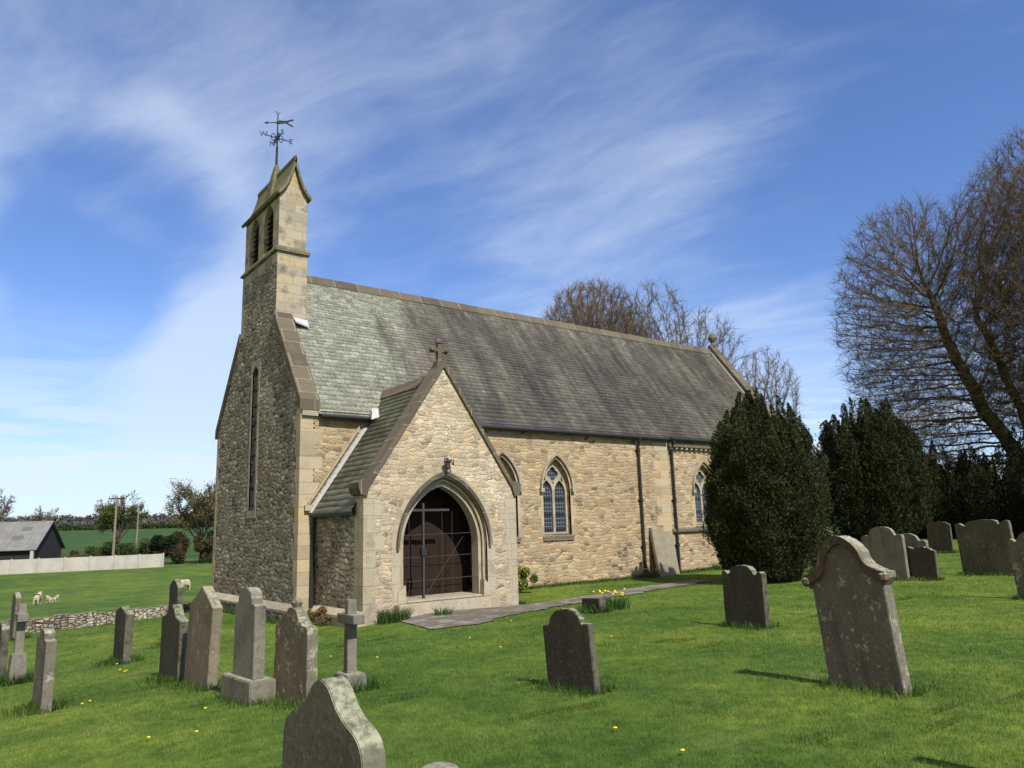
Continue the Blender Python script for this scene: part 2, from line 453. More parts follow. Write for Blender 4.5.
def ground_f(N):
    p = N.pos()
    t = N.attr('tint')
    n2 = N.noise(p, 5.0, 5, 0.7)
    n3 = N.noise(p, 45.0, 3, 0.7)
    colr = mottle(N, t, p)
    colr = N.mix(1.0, colr, N.ramp(n3, [(0.3, (0.7, 0.72, 0.7)), (0.7, (1.28, 1.25, 1.2))]), 'MULTIPLY')
    return colr, N.bump(N.math('ADD', n2, n3), 0.7, 0.03)


M['ground'] = material('ground', ground_f, 0.95, 0.08)


def path_f(N):
    p = N.pos()
    n1 = N.noise(p, 1.2, 5, 0.65)
    n2 = N.noise(p, 60, 3, 0.7)
    v = N.vor(p, 55, 'F1', 1.0)
    colr = N.ramp(n1, [(0.3, (0.095, 0.083, 0.068)), (0.7, (0.16, 0.142, 0.115))])
    colr = N.mix(1.0, colr, N.ramp(n2, [(0.3, (0.75, 0.75, 0.75)), (0.7, (1.3, 1.3, 1.28))]), 'MULTIPLY')
    cob = N.smooth(N.noise(p, 2.2, 5, 0.7), 0.5, 0.62)
    colr = N.mix(N.math('MULTIPLY', cob, 0.5), colr, (0.30, 0.28, 0.25))
    return colr, N.bump(N.math('ADD', n2, v), 0.5, 0.01)


M['path'] = material('path', path_f, 0.95, 0.1)


# ------------------------------------------------------------------ object helpers
def ob(name, mesh, mat=None, parent=None, loc=None, rotz=None, **props):
    if isinstance(mesh, MB):
        mesh = mesh.mesh(name)
    o = bpy.data.objects.new(name, mesh)
    COL.objects.link(o)
    if mat is not None:
        for m in (mat if isinstance(mat, (list, tuple)) else [mat]):
            mesh.materials.append(M[m] if isinstance(m, str) else m)
    if parent is not None:
        o.parent = parent
    if loc is not None:
        o.location = loc
    if rotz is not None:
        o.rotation_euler = (0, 0, rotz)
    tag(o, **props)
    return o


def tag(o, label=None, cat=None, group=None, kind=None):
    if label:
        o['label'] = label
    if cat:
        o['category'] = cat
    if group:
        o['group'] = group
    if kind:
        o['kind'] = kind
    return o


def thing(name, loc=(0, 0, 0), rotz=0.0, **props):
    o = bpy.data.objects.new(name, None)
    COL.objects.link(o)
    o.location = loc
    o.rotation_euler = (0, 0, rotz)
    o.empty_display_size = 0.2
    return tag(o, **props)


def copy_tree(o, parent=None):
    c = o.copy()
    COL.objects.link(c)
    c.parent = parent
    for ch in list(o.children):
        copy_tree(ch, c)
    return c


class MB:
    """collects boxes, prisms and tubes for one mesh"""

    def __init__(self):
        self.v, self.f, self.mi = [], [], []
        self.cur = 0

    def add(self, verts, faces):
        b = len(self.v)
        self.v += [tuple(p) for p in verts]
        for fc in faces:
            self.f.append([b + i for i in fc])
            self.mi.append(self.cur)
        return self

    def box(self, x0, x1, y0, y1, z0, z1, taper=0.0):
        t = taper
        v = [(x0, y0, z0), (x1, y0, z0), (x1, y1, z0), (x0, y1, z0), (x0 + t, y0 + t, z1), (x1 - t, y0 + t, z1), (x1 - t, y1 - t, z1), (x0 + t, y1 - t, z1)]
        return self.add(v, [(0, 3, 2, 1), (4, 5, 6, 7), (0, 1, 5, 4), (1, 2, 6, 5), (2, 3, 7, 6), (3, 0, 4, 7)])

    def prism(self, poly, vec):
        """poly: list of 3d points, extruded along vec"""
        n = len(poly)
        v = list(poly) + [(p[0] + vec[0], p[1] + vec[1], p[2] + vec[2]) for p in poly]
        fs = [tuple(range(n - 1, -1, -1)), tuple(range(n, 2 * n))] + [(i, (i + 1) % n, n + (i + 1) % n, n + i) for i in range(n)]
        return self.add(v, fs)

    def band(self, A, B, vec):
        """strip between two polylines A and B, extruded along vec"""
        for i in range(len(A) - 1):
            self.prism([A[i], A[i + 1], B[i + 1], B[i]], vec)
        return self

    def tube(self, pts, rad, sides=8, cap=True):
        pts = [Vector(p) for p in pts]
        rad = rad if isinstance(rad, (list, tuple)) else [rad] * len(pts)
        ref = Vector((0.31, 0.22, 0.93))
        v, fs = [], []
        for i, p in enumerate(pts):
            t = (pts[min(i + 1, len(pts) - 1)] - pts[max(i - 1, 0)]).normalized()
            a = t.cross(ref)
            if a.length < 0.05:
                a = t.cross(Vector((1, 0, 0)))
            a.normalize()
            b = t.cross(a)
            for k in range(sides):
                an = 2 * math.pi * k / sides
                v.append(p + (a * math.cos(an) + b * math.sin(an)) * rad[i])
        for i in range(len(pts) - 1):
            for k in range(sides):
                k2 = (k + 1) % sides
                fs.append((i * sides + k, i * sides + k2, (i + 1) * sides + k2, (i + 1) * sides + k))
        if cap:
            fs.append(tuple(range(sides - 1, -1, -1)))
            fs.append(tuple(range((len(pts) - 1) * sides, len(pts) * sides)))
        return self.add(v, fs)

    def lathe(self, prof, c=(0, 0, 0), sides=16):
        v, fs = [], []
        for r, z in prof:
            for k in range(sides):
                an = 2 * math.pi * k / sides
                v.append((c[0] + r * math.cos(an), c[1] + r * math.sin(an), c[2] + z))
        for i in range(len(prof) - 1):
            for k in range(sides):
                k2 = (k + 1) % sides
                fs.append((i * sides + k, i * sides + k2, (i + 1) * sides + k2, (i + 1) * sides + k))
        fs.append(tuple(range(sides - 1, -1, -1)))
        fs.append(tuple(range((len(prof) - 1) * sides, len(prof) * sides)))
        return self.add(v, fs)

    def mesh(self, name, smooth=False, bevel=0.0):
        me = bpy.data.meshes.new(name)
        me.from_pydata(self.v, [], self.f)
        me.polygons.foreach_set('material_index', self.mi)
        bm = bmesh.new()
        bm.from_mesh(me)
        bmesh.ops.recalc_face_normals(bm, faces=bm.faces)
        if bevel:
            bmesh.ops.bevel(bm, geom=[e for e in bm.edges if len(e.link_faces) == 2 and e.calc_face_angle(0) > 0.5], offset=bevel, segments=2, affect='EDGES', clamp_overlap=True)
        bm.to_mesh(me)
        bm.free()
        if smooth:
            me.shade_smooth()
        me.update()
        return me


def mesh_np(name, V, F, tint=None, smooth=False):
    """V (n,3), F (m,k) uniform polygons, tint (n,3) point colours"""
    V = np.ascontiguousarray(V, dtype=np.float32)
    F = np.ascontiguousarray(F, dtype=np.int32)
    me = bpy.data.meshes.new(name)
    m, k = F.shape
    me.vertices.add(len(V))
    me.vertices.foreach_set('co', V.ravel())
    me.loops.add(m * k)
    me.loops.foreach_set('vertex_index', F.ravel())
    me.polygons.add(m)
    me.polygons.foreach_set('loop_start', np.arange(0, m * k, k, dtype=np.int32))
    me.update(calc_edges=True)
    if tint is not None:
        a = me.attributes.new('tint', 'FLOAT_COLOR', 'POINT')
        c = np.ones((len(V), 4), np.float32)
        c[:, :3] = tint
        a.data.foreach_set('color', c.ravel())
    if smooth:
        me.shade_smooth()
    me.validate()
    return me


def plate(name, outer, holes, thick, frame):
    """flat polygon with holes, thickness behind its face; frame = (origin, u, v), outward = u x v"""
    cu_ = bpy.data.curves.new(name, 'CURVE')
    cu_.dimensions = '2D'
    cu_.fill_mode = 'BOTH'
    cu_.extrude = thick / 2
    for poly in [outer] + list(holes):
        s = cu_.splines.new('POLY')
        s.points.add(len(poly) - 1)
        for q, (x, y) in zip(s.points, poly):
            q.co = (x, y, 0, 1)
        s.use_cyclic_u = True
    tmp = bpy.data.objects.new('tmp', cu_)
    COL.objects.link(tmp)
    dg = bpy.context.evaluated_depsgraph_get()
    me = bpy.data.meshes.new_from_object(tmp.evaluated_get(dg))
    bpy.data.objects.remove(tmp)
    bpy.data.curves.remove(cu_)
    o, u, v = (Vector(a) for a in frame)
    w = u.cross(v)
    me.transform(Matrix(((u.x, v.x, w.x, o.x - w.x * thick / 2), (u.y, v.y, w.y, o.y - w.y * thick / 2), (u.z, v.z, w.z, o.z - w.z * thick / 2), (0, 0, 0, 1))))
    bm = bmesh.new()
    bm.from_mesh(me)
    bmesh.ops.remove_doubles(bm, verts=bm.verts, dist=1e-5)
    bmesh.ops.recalc_face_normals(bm, faces=bm.faces)
    for f_ in bm.faces:
        f_.smooth = False
    bm.to_mesh(me)
    bm.free()
    me.name = name
    me.materials.clear()
    return me


def letter(ch, size, depth, frame):
    cu_ = bpy.data.curves.new('letter', 'FONT')
    cu_.body = ch
    cu_.size = size
    cu_.extrude = depth / 2
    cu_.align_x = 'CENTER'
    cu_.align_y = 'CENTER'
    tmp = bpy.data.objects.new('tmp', cu_)
    COL.objects.link(tmp)
    me = bpy.data.meshes.new_from_object(tmp.evaluated_get(bpy.context.evaluated_depsgraph_get()))
    bpy.data.objects.remove(tmp)
    o, u, v = (Vector(a) for a in frame)
    w = u.cross(v)
    vs_ = [tuple(o + u * p.co.x + v * p.co.y + w * p.co.z) for p in me.vertices]
    fs_ = [tuple(p.vertices) for p in me.polygons]
    bpy.data.meshes.remove(me)
    return vs_, fs_


SOUTH = lambda y: ((0, y, 0), (1, 0, 0), (0, 0, 1))         # u = x
WEST = lambda x: ((x, 0, 0), (0, -1, 0), (0, 0, 1))         # u = -y
EAST = lambda x: ((x, 0, 0), (0, 1, 0), (0, 0, 1))          # u = y


def arch(cx, z0, hw, zs, za, n=12):
    r = za - zs
    rad = (hw * hw + r * r) / (2 * hw)
    am = math.asin(min(1, r / rad))
    right = [(cx + hw - rad + rad * math.cos(am * i / n), zs + rad * math.sin(am * i / n)) for i in range(n + 1)]
    left = [(2 * cx - x, z) for x, z in right[::-1][1:]]
    return [(cx - hw, z0), (cx + hw, z0)] + right + left


def archline(cx, hw, zs, za, n=14):
    return arch(cx, zs, hw, zs, za, n)[2:]


def foil(cx, cz, lobes, rl, d, n=48, rot=90):
    out = []
    for i in range(n):
        t = 2 * math.pi * i / n
        best = 0.02
        for k in range(lobes):
            a = R(rot) + 2 * math.pi * k / lobes
            b = d * math.cos(t - a)
            disc = rl * rl - (d * math.sin(t - a)) ** 2
            if disc > 0:
                best = max(best, b + math.sqrt(disc))
        out.append((cx + best * math.cos(t), cz + best * math.sin(t)))
    return out


# ------------------------------------------------------------------ terrain
CP = np.array([(-7.6, -19, 0), (0, -19, 0.0), (10, -19, .05), (20, -15, .1), (30, -5, .2), (25, 0, 0.0), (14, -1, -.2), (7.5, -.3, -.25), (10.5, -.3, -.24), (12.6, -.3, -.23),
               (5, -3, -.37), (5, -5, -.3), (2, -3.2, -.3), (2, -5.5, -.28), (8.5, -4, -.24), (.4, -2.5, -.5), (0, -.5, -.58), (0, 7, -.65), (-5, -3, -.65), (-6, -10, -.3),
               (-12, -14, -.5), (-12, -5, -1.0), (-8, 5, -1.1), (0, 12, -1.2), (-14, 5, -1.5), (40, -20, .4), (40, 10, .3), (20, 10, -.2), (-20, -10, -1.2), (-10, -30, 0), (10, -30, .1)], float)


def tps_fit(Pt):
    n = len(Pt)
    d = np.hypot(Pt[:, None, 0] - Pt[None, :, 0], Pt[:, None, 1] - Pt[None, :, 1])
    K = np.where(d > 0, d * d * np.log(d + 1e-9), 0)
    A = np.zeros((n + 3, n + 3))
    A[:n, :n] = K + np.eye(n) * 0.6
    A[:n, n] = 1
    A[:n, n + 1:] = Pt[:, :2]
    A[n:, :n] = A[:n, n:].T
    return np.linalg.solve(A, np.r_[Pt[:, 2], 0, 0, 0])


TW = tps_fit(CP)


def sstep(x, a, b):
    t = np.clip((x - a) / (b - a), 0, 1)
    return t * t * (3 - 2 * t)


def ground(x, y):
    x = np.asarray(x, float)
    y = np.asarray(y, float)
    s = TW[-3] + TW[-2] * x + TW[-1] * y
    for (a, b, _), w in zip(CP, TW[:-3]):
        d = np.hypot(x - a, y - b)
        s = s + w * d * d * np.log(d + 1e-9)
    ddx, ddy = x - CAM[0], y - CAM[1]
    D_ = np.hypot(ddx, ddy)
    phi = np.degrees(np.arctan2(ddy, ddx))
    far_l = np.interp(D_, [0, 27, 31, 38, 45, 52, 60, 70, 80, 88, 100, 110, 150, 200, 300, 330, 600, 1000, 1500, 2600, 9000],
                      [-1.0, -1.15, -1.3, -1.55, -1.7, -1.85, -1.8, -1.6, -1.42, -1.33, -1.3, -1.2, -0.2, 1.5, 5.0, 5.2, 9, 21, 25, 26, 26])
    far_r = np.interp(D_, [0, 40, 80, 200, 600, 9000], [0.2, 0.3, 0.7, 2, 6, 20])
    wl = sstep(phi, 40, 58) * (1 - sstep(phi, 150, 175))
    far = far_l * wl + far_r * (1 - wl)
    near_r = 26 * wl + 40 * (1 - wl)
    k = sstep(D_, near_r, near_r + 7)
    return s * (1 - k) + far * k


gz = lambda x, y: float(ground(x, y))

ax = np.concatenate([-np.geomspace(60, 9000, 46)[::-1], np.arange(-59.5, 60, 0.7), np.geomspace(60.5, 9000, 46)])
ay = ax.copy()
GX, GY = np.meshgrid(ax + 2, ay - 5, indexing='ij')
GZ = ground(GX, GY)
nx_, ny_ = GX.shape
ids = np.arange(nx_ * ny_).reshape(nx_, ny_)
GF = np.stack([ids[:-1, :-1], ids[1:, :-1], ids[1:, 1:], ids[:-1, 1:]], -1).reshape(-1, 4)
GD = np.hypot(GX - CAM[0], GY - CAM[1])
GP = np.degrees(np.arctan2(GY - CAM[1], GX - CAM[0]))
cov_ = np.zeros((nx_, ny_, 3))
cov_[:] = (0.083, 0.136, 0.027)                                    # mown churchyard grass
past = sstep(GD, 29, 33) * sstep(GP, 45, 58)
cov_ = cov_ * (1 - past[..., None]) + past[..., None] * np.array((0.075, 0.122, 0.028))
crop = sstep(GD, 104, 112) * sstep(GP, 45, 58)
cov_ = cov_ * (1 - crop[..., None]) + crop[..., None] * np.array((0.038, 0.078, 0.028))
wood = sstep(GD, 305, 330)
cov_ = cov_ * (1 - wood[..., None]) + wood[..., None] * np.array((0.045, 0.042, 0.035))
ob('ground', mesh_np('ground', np.stack([GX, GY, GZ], -1).reshape(-1, 3), GF, cov_.reshape(-1, 3), smooth=True), 'ground', kind='structure')


def strip(name, A, B, mat, lift, n=10):
    """sheet between two edges, laid on the terrain"""
    A, B = np.array(A, float), np.array(B, float)

    def res(L_, m_):
        s = np.r_[0, np.cumsum(np.hypot(*np.diff(L_, axis=0).T))]
        t = np.linspace(0, s[-1], m_)
        return np.stack([np.interp(t, s, L_[:, 0]), np.interp(t, s, L_[:, 1])], -1)
    m_ = 60
    A, B = res(A, m_), res(B, m_)
    t = np.linspace(0, 1, n)[None, :, None]
    Pq = A[:, None] * (1 - t) + B[:, None] * t
    jit = rng.normal(0, 0.03, Pq.shape)
    jit *= 2.2
    jit[:, 1:-1] = 0
    Pq = Pq + jit
    Z = ground(Pq[..., 0], Pq[..., 1]) + lift
    i_ = np.arange(m_ * n).reshape(m_, n)
    F_ = np.stack([i_[:-1, :-1], i_[1:, :-1], i_[1:, 1:], i_[:-1, 1:]], -1).reshape(-1, 4)
    return ob(name, mesh_np(name, np.concatenate([Pq, Z[..., None]], -1).reshape(-1, 3), F_, smooth=True), mat, kind='structure')


PATH_A = [(1.15, -2.95), (3.0, -2.9), (4.71, -3.0), (6.19, -3.05), (7.61, -3.15), (9.5, -3.0), (12.0, -2.7)]
PATH_B = [(0.55, -5.6), (1.5, -5.9), (3.17, -5.1), (5.15, -4.3), (6.6, -4.18), (8.22, -4.08), (12.0, -3.7)]
strip('path', PATH_A, PATH_B, 'path', 0.022)

# ------------------------------------------------------------------ the church
W, MID = 7.24, 3.62
church = thing('church', (0, 0, 0), label='small stone parish church with slate roof, bellcote and gabled south porch', cat='church')


def quoins(mb, x, y, sx, sy, z0, z1, la=0.55, lb=0.33, h=0.34, proud=0.006):
    """alternating corner blocks; sx, sy point into the wall along x and y"""
    z, k = z0, 0
    while z < z1 - 0.1:
        zt = min(z + h * random.uniform(0.85, 1.15), z1)
        lx, ly = (la, lb * 0.7) if k % 2 else (la * 0.62, lb)
        lx *= random.uniform(0.8, 1.2)
        ly *= random.uniform(0.8, 1.2)
        xs_ = sorted((x - sx * proud, x + sx * lx))
        ys_ = sorted((y - sy * proud, y + sy * ly))
        mb.box(xs_[0], xs_[1], ys_[0], ys_[1], z, zt - 0.004)
        z, k = zt, k + 1
    return mb


# west gable wall, one plate with the lancet cut through, up to the bellcote's foot
slit = [(-3.90, 2.36), (-3.38, 2.36), (-3.38, 6.55), (-3.64, 6.74), (-3.90, 6.55)]
gout = [(-W, -1.4), (0, -1.4), (0, 4.93), (-2.07, 7.76), (-5.17, 7.76), (-W, 4.93)]
ww = ob('gable_wall', plate('gable_wall', gout, [slit], 0.93, WEST(0)), 'west_rubble', church)
# south edge of that wall is dressed stone
mb = MB()
quoins(mb, 0, 0, 1, 1, -0.9, 4.92, la=0.62, lb=0.36)
ob('quoin', mb, 'quoin', church)
mb = MB()
quoins(mb, 0, W, 1, -1, -0.9, 4.92, la=0.5, lb=0.26)
ob('quoin', mb, 'quoin', church)
mb = MB()
mb.box(0.40, 0.93, -0.003, 0.3, -0.9, 4.9)
ob('corner_masonry', mb, 'nave_rubble', church)
win = ob('lancet_window', plate('lancet_window', [(-4.03, 2.14), (-3.25, 2.14), (-3.25, 6.90), (-4.03, 6.90)], [slit], 0.05, WEST(-0.008)), 'ashlar_grey', church)
mb = MB()
mb.box(0.10, 0.12, 3.379, 3.899, 2.361, 6.56)
ob('pane', mb, 'leaded_glass', win)
# plinth with weathered top along the west front
mb = MB()
mb.prism([(0.0, -0.12, -1.4), (-0.17, -0.12, -1.4), (-0.17, -0.12, -0.30), (-0.02, -0.12, -0.155), (0.0, -0.12, -0.155)], (0, W + 0.30, 0))
ob('plinth', mb, 'west_rubble', church)
mb = MB()
y = -0.14
while y < W + 0.15:
    l = min(random.uniform(0.5, 0.9), W + 0.2 - y)
    mb.prism([(-0.205, y, -0.33), (-0.205, y, -0.27), (0.0, y, -0.125), (0.0, y, -0.2)], (0, l - 0.012, 0))
    y += l
ob('plinth_coping', mb, 'ashlar_grey', church)

# nave and chancel walls
CX = 14.41


def win_hole(cx, k=1.0, sill=1.34):
    return arch(cx, sill, 0.59 * k, 2.80, 3.84)


WINX = (6.58, 8.82)
so = [(0.93, -1.2), (CX, -1.2), (CX, 4.88), (0.93, 4.88)]
ob('nave_wall', plate('nave_wall', so, [win_hole(c) for c in WINX], 0.6, SOUTH(0)), 'nave_rubble', church)
co = [(CX, -1.2), (22.4, -1.2), (22.4, 4.88), (CX, 4.88)]
CWX = 16.50
ob('chancel_wall', plate('chancel_wall', co, [win_hole(CWX, 1.05, 1.5)], 0.56, SOUTH(0.05)), 'nave_rubble', church)
mb = MB()
mb.box(0.93, 22.4, W - 0.6, W, -1.4, 4.88)
ob('north_wall', mb, 'nave_rubble', church)
mb = MB()
mb.prism([(22.4, 0.05, -1.2), (22.4, W, -1.2), (22.4, W, 4.9), (22.4, MID, 9.7), (22.4, 0.05, 4.9)], (0.5, 0, 0))
ob('end_gable_wall', mb, 'nave_rubble', church)
mb = MB()
z, k = -0.5, 0
while z < 4.5:                                                       # long and short work where nave meets chancel
    l = (0.85, 0.5)[k % 2] * random.uniform(0.9, 1.1)
    mb.box(CX - l, CX + 0.006, -0.006, 0.2, z, z + 0.335)
    z += 0.34
    k += 1
ob('quoin', mb, 'quoin', church)
# chancel string course, corbel table
mb = MB()
mb.prism([(CX - 0.02, 0.05, 1.25), (CX - 0.02, -0.05, 1.28), (CX - 0.02, -0.05, 1.36), (CX - 0.02, 0.05, 1.43)], (8.0, 0, 0))
mb.box(CX + 0.01, 22.4, -0.10, 0.05, 4.46, 4.56)
ob('string_course', mb, 'coping', church)
x = CX + 0.14
while x < 22.3:
    mb = MB()
    mb.prism([(x, 0.05, 4.30), (x, -0.07, 4.38), (x, -0.07, 4.458), (x, 0.05, 4.458)], (0.13, 0, 0))
    ob('corbel', mb, 'ashlar_grey', church)
    x += 0.29

# windows: dressed surround, hood mould, tracery, leaded panes, sill


def traceried(cx, k, sill, y):
    hw = 0.59 * k
    f = SOUTH(y - 0.006)
    blocks = [(cx - hw - 0.16, sill - 0.02)]
    zz, side = sill - 0.02, 0
    left, right = [], []
    kk = 0
    while zz < 2.8:
        zt = min(zz + 0.31, 2.82)
        wv = (0.22, 0.11)[kk % 2]
        left += [(cx - hw - wv, zz), (cx - hw - wv, zt)]
        right += [(cx + hw + wv, zz), (cx + hw + wv, zt)]
        zz, kk = zt, kk + 1
    top = archline(cx, hw + 0.11, 2.82, 3.99)
    outer = right + top + left[::-1]
    w_ = ob('window', plate('window', outer, [arch(cx, sill, hw, 2.80, 3.84)], 0.08, f), 'quoin', church)
    mb = MB()
    a, b = archline(cx, hw + 0.125, 2.84, 4.03, 16), archline(cx, hw + 0.06, 2.84, 3.94, 16)
    mb.band([(p[0], y - 0.10, p[1]) for p in a], [(p[0], y - 0.085, p[1]) for p in b], (0, 0.11, 0))
    for s in (-1, 1):
        mb.box(cx + s * (hw + 0.09) - 0.07, cx + s * (hw + 0.09) + 0.07, y - 0.12, y, 2.74, 2.86)
    ob('hood_mould', mb, 'dressing', w_)
    lc, lh = 0.28 * k, 0.235 * k
    holes = [arch(cx - lc, sill + 0.10, lh, 2.72, 3.13), arch(cx + lc, sill + 0.10, lh, 2.72, 3.13)]
    holes += [foil(cx, 3.34, 4, 0.118 * k, 0.118 * k, rot=90)]
    for s in (-1, 1):
        holes.append([(cx + s * 0.33 * k, 3.13), (cx + s * 0.46 * k, 3.05), (cx + s * 0.365 * k, 3.28)])
    holes.append([(cx, 2.98), (cx - 0.05, 3.08), (cx + 0.05, 3.08)])
    ob('tracery', plate('tracery', arch(cx, sill, hw, 2.80, 3.84), holes, 0.13, SOUTH(y + 0.17)), 'dressing', w_)
    mb = MB()
    mb.box(cx - hw, cx + hw, y + 0.24, y + 0.25, sill, 3.9)
    ob('leaded_pane', mb, 'leaded_glass', w_)
    mb = MB()
    mb.prism([(cx - hw - 0.06, y - 0.05, sill - 0.16), (cx - hw - 0.06, y - 0.05, sill - 0.06), (cx - hw - 0.06, y + 0.25, sill + 0.09), (cx - hw - 0.06, y + 0.25, sill - 0.16)], (2 * hw + 0.12, 0, 0))
    ob('sill', mb, 'coping', w_)
    return w_


for c in WINX:
    traceried(c, 1.0, 1.34, 0.0)
cw_ = traceried(CWX, 1.05, 1.5, 0.05)


# slated roofs: every slate is a quad of its own, laid in diminishing courses
def slates(name, mat, o, u, s, L, S, gauge0, gauge1, parent, wid=0.27, clip=None):
    o, u, s = np.array(o, float), np.array(u, float), np.array(s, float)
    n = np.cross(u, s)
    if n[2] < 0:
        n = -n
    V, F_, T = [], [], []
    pos, i = 0.0, 0
    while pos < S - 0.02:
        g_ = gauge0 + (gauge1 - gauge0) * pos / S
        top = min(pos + g_, S)
        x = -wid * (0.5 if i % 2 else 0.0) - random.random() * 0.04
        while x < L:
            w_ = wid * random.uniform(0.8, 1.2)
            x0, x1 = max(x, 0) + 0.003, min(x + w_, L) - 0.003
            x += w_
            if x1 - x0 < 0.02:
                continue
            d0 = random.uniform(-0.012, 0.006)
            h0, h1 = random.uniform(0.009, 0.020), 0.005
            tt = random.random()
            b = len(V)
            for (xx, ss, hh) in ((x0, pos + d0 + random.uniform(-.004, .004), h0), (x1, pos + d0 + random.uniform(-.004, .004), h0 + random.uniform(-.004, .004)), (x1, top + 0.02, h1), (x0, top + 0.02, h1), (x0, pos + d0, -0.004), (x1, pos + d0, -0.004)):
                V.append(o + u * xx + s * ss + n * hh)
                T.append((tt, tt, tt))
            F_ += [(b, b + 1, b + 2, b + 3), (b + 4, b + 5, b + 1, b)]
        pos = top
        i += 1
    b = len(V)                                                       # boarding under the slates
    for (xx, ss) in ((0, 0), (L, 0), (L, S), (0, S)):
        V.append(o + u * xx + s * ss - n * 0.012)
        T.append((0.2, 0.2, 0.2))
    F_.append((b, b + 1, b + 2, b + 3))
    return ob(name, mesh_np(name, np.array(V), np.array(F_), np.array(T)), mat, parent)


EY, EZ = -0.15, 4.77
RZ = 9.84
sl = math.hypot(MID - EY, RZ - EZ)
us = np.array([0, (MID - EY) / sl, (RZ - EZ) / sl])
roof = slates('roof', 'slate', (0.46, EY, EZ), (1, 0, 0), us, 21.9, sl, 0.19, 0.115, church, wid=0.24)
slates('roof_slope', 'slate', (0.46, 2 * MID - EY, EZ), (1, 0, 0), us * np.array([1, -1, 1]), 21.9, sl, 0.5, 0.5, church, wid=0.6)
mb = MB()
x = 0.93
while x < 22.3:
    l = min(random.uniform(0.42, 0.5), 22.3 - x)
    dz_ = random.uniform(-0.006, 0.006)
    mb.prism([(x, MID - 0.20, RZ - 0.215 + dz_), (x, MID, RZ + 0.10 + dz_), (x, MID + 0.20, RZ - 0.215 + dz_), (x, MID + 0.17, RZ - 0.24 + dz_), (x, MID, RZ + 0.03 + dz_), (x, MID - 0.17, RZ - 0.24 + dz_)], (l - 0.008, 0, 0))
    x += l
ob('ridge_tiles', mb, 'coping', roof)
# eaves board, gutter and downpipes
mb = MB()
mb.box(0.5, 22.3, EY + 0.03, -0.002, EZ - 0.03, EZ + 0.09)
ob('eaves_board', mb, 'iron', church)
gt = MB()
gt.tube([(0.5, EY - 0.03, EZ - 0.05), (CX - 0.05, EY - 0.03, EZ - 0.05)], 0.06, 10)
ob('gutter', gt, 'iron', church)
gt = MB()
gt.tube([(CX + 0.02, EY - 0.03, EZ - 0.02), (22.3, EY - 0.03, EZ - 0.02)], 0.06, 10)
ob('gutter', gt, 'iron', church)
for x, yw in ((12.75, 0.0), (14.62, 0.05)):
    mb = MB()
    mb.tube([(x, EY - 0.03, EZ - 0.08), (x, EY - 0.02, EZ - 0.16), (x, yw - 0.09, EZ - 0.36), (x, yw - 0.09, EZ - 0.5), (x, yw - 0.09, -0.4)], 0.047, 10)
    for z in (4.2, 2.4, 0.75):
        mb.tube([(x, yw - 0.09, z), (x, yw - 0.09, z + 0.12)], 0.064, 10)
        mb.box(x - 0.10, x + 0.10, yw - 0.05, yw - 0.002, z + 0.03, z + 0.08)
    ob('downpipe', mb, 'iron', church)

# west gable coping (a little proud of the wall face, so it shades it)
for s in (1, -1):
    mb = MB()
    yy = lambda v: v if s == 1 else W - v
    P0, P1 = (-0.10, 4.87), (2.07, 7.80)
    npc = 6
    for i in range(npc):
        a, b = i / npc, (i + 1) / npc - (0.004 if i < npc - 1 else 0)
        ya, za = P0[0] + (P1[0] - P0[0]) * a, P0[1] + (P1[1] - P0[1]) * a
        yb, zb = P0[0] + (P1[0] - P0[0]) * b, P0[1] + (P1[1] - P0[1]) * b
        mb.prism([(-0.065, yy(ya), za), (-0.065, yy(yb), zb), (-0.065, yy(yb), zb + 0.29), (-0.065, yy(ya), za + 0.29)], (0.55, 0, 0))
    ob('coping', mb, 'coping', church)
mb = MB()
mb.box(0.02, 0.46, -0.085, 0.03, 4.72, 4.90)
ob('kneeler', mb, 'dressing', church)
mb = MB()
mb.prism([(0.52, 1.86, 7.78), (0.52, 2.06, 7.93), (0.97, 2.06, 7.90), (0.97, 1.92, 7.68)], (0.0, -0.01, 0.045))
ob('flashing', mb, 'lead', church)
# east gable coping with finial
mb = MB()
for s in (1, -1):
    yy = lambda v: v if s == 1 else W - v
    mb.prism([(22.22, yy(-0.30), 4.62), (22.22, yy(MID), 9.82), (22.22, yy(MID), 10.16), (22.22, yy(-0.30), 4.96)], (0.55, 0, 0))
ec = ob('coping', mb, 'coping', church)
mb = MB()
mb.lathe([(0.14, 0), (0.10, 0.12), (0.07, 0.2), (0.17, 0.34), (0.20, 0.46), (0.12, 0.6), (0.02, 0.66)], (22.5, MID, 10.08), 10)
ob('finial', mb, 'coping', ec)
mb = MB()
mb.prism([(22.12, EY + 0.02, EZ + 0.045), (22.22, EY + 0.02, EZ + 0.10), (22.22, MID, RZ + 0.07), (22.12, MID, RZ + 0.035)], (0, 0, 0.012))
ob('flashing', mb, 'lead_dark', church)

# bellcote
B0, B1 = 2.07, 5.17
bell = thing('bellcote', (0, 0, 0))
bell.parent = church
mb = MB()
mb.cur = 1
mb.box(0, 0.93, B0, B1, 7.76, 10.0)
me = mb.mesh('shaft')
for p in me.polygons:
    p.material_index = 0 if abs(p.normal.x) > 0.9 else 1
ob('shaft', me, ['west_rubble', 'ashlar'], bell)
mb = MB()
quoins(mb, 0, B1, 1, -1, 7.9, 9.62, 0.3, 0.26, 0.3, 0.005)
ob('quoin', mb, 'ashlar_grey', bell)
mb = MB()
mb.box(-0.004, 0.1, B0 + 0.004, B1 - 0.004, 9.64, 9.96)
ob('ashlar_band', mb, 'ashlar_grey', bell)
mb = MB()
mb.prism([(-0.075, B0 - 0.075, 9.99), (1.005, B0 - 0.075, 9.99), (1.005, B1 + 0.075, 9.99), (-0.075, B1 + 0.075, 9.99)], (0, 0, 0.06))
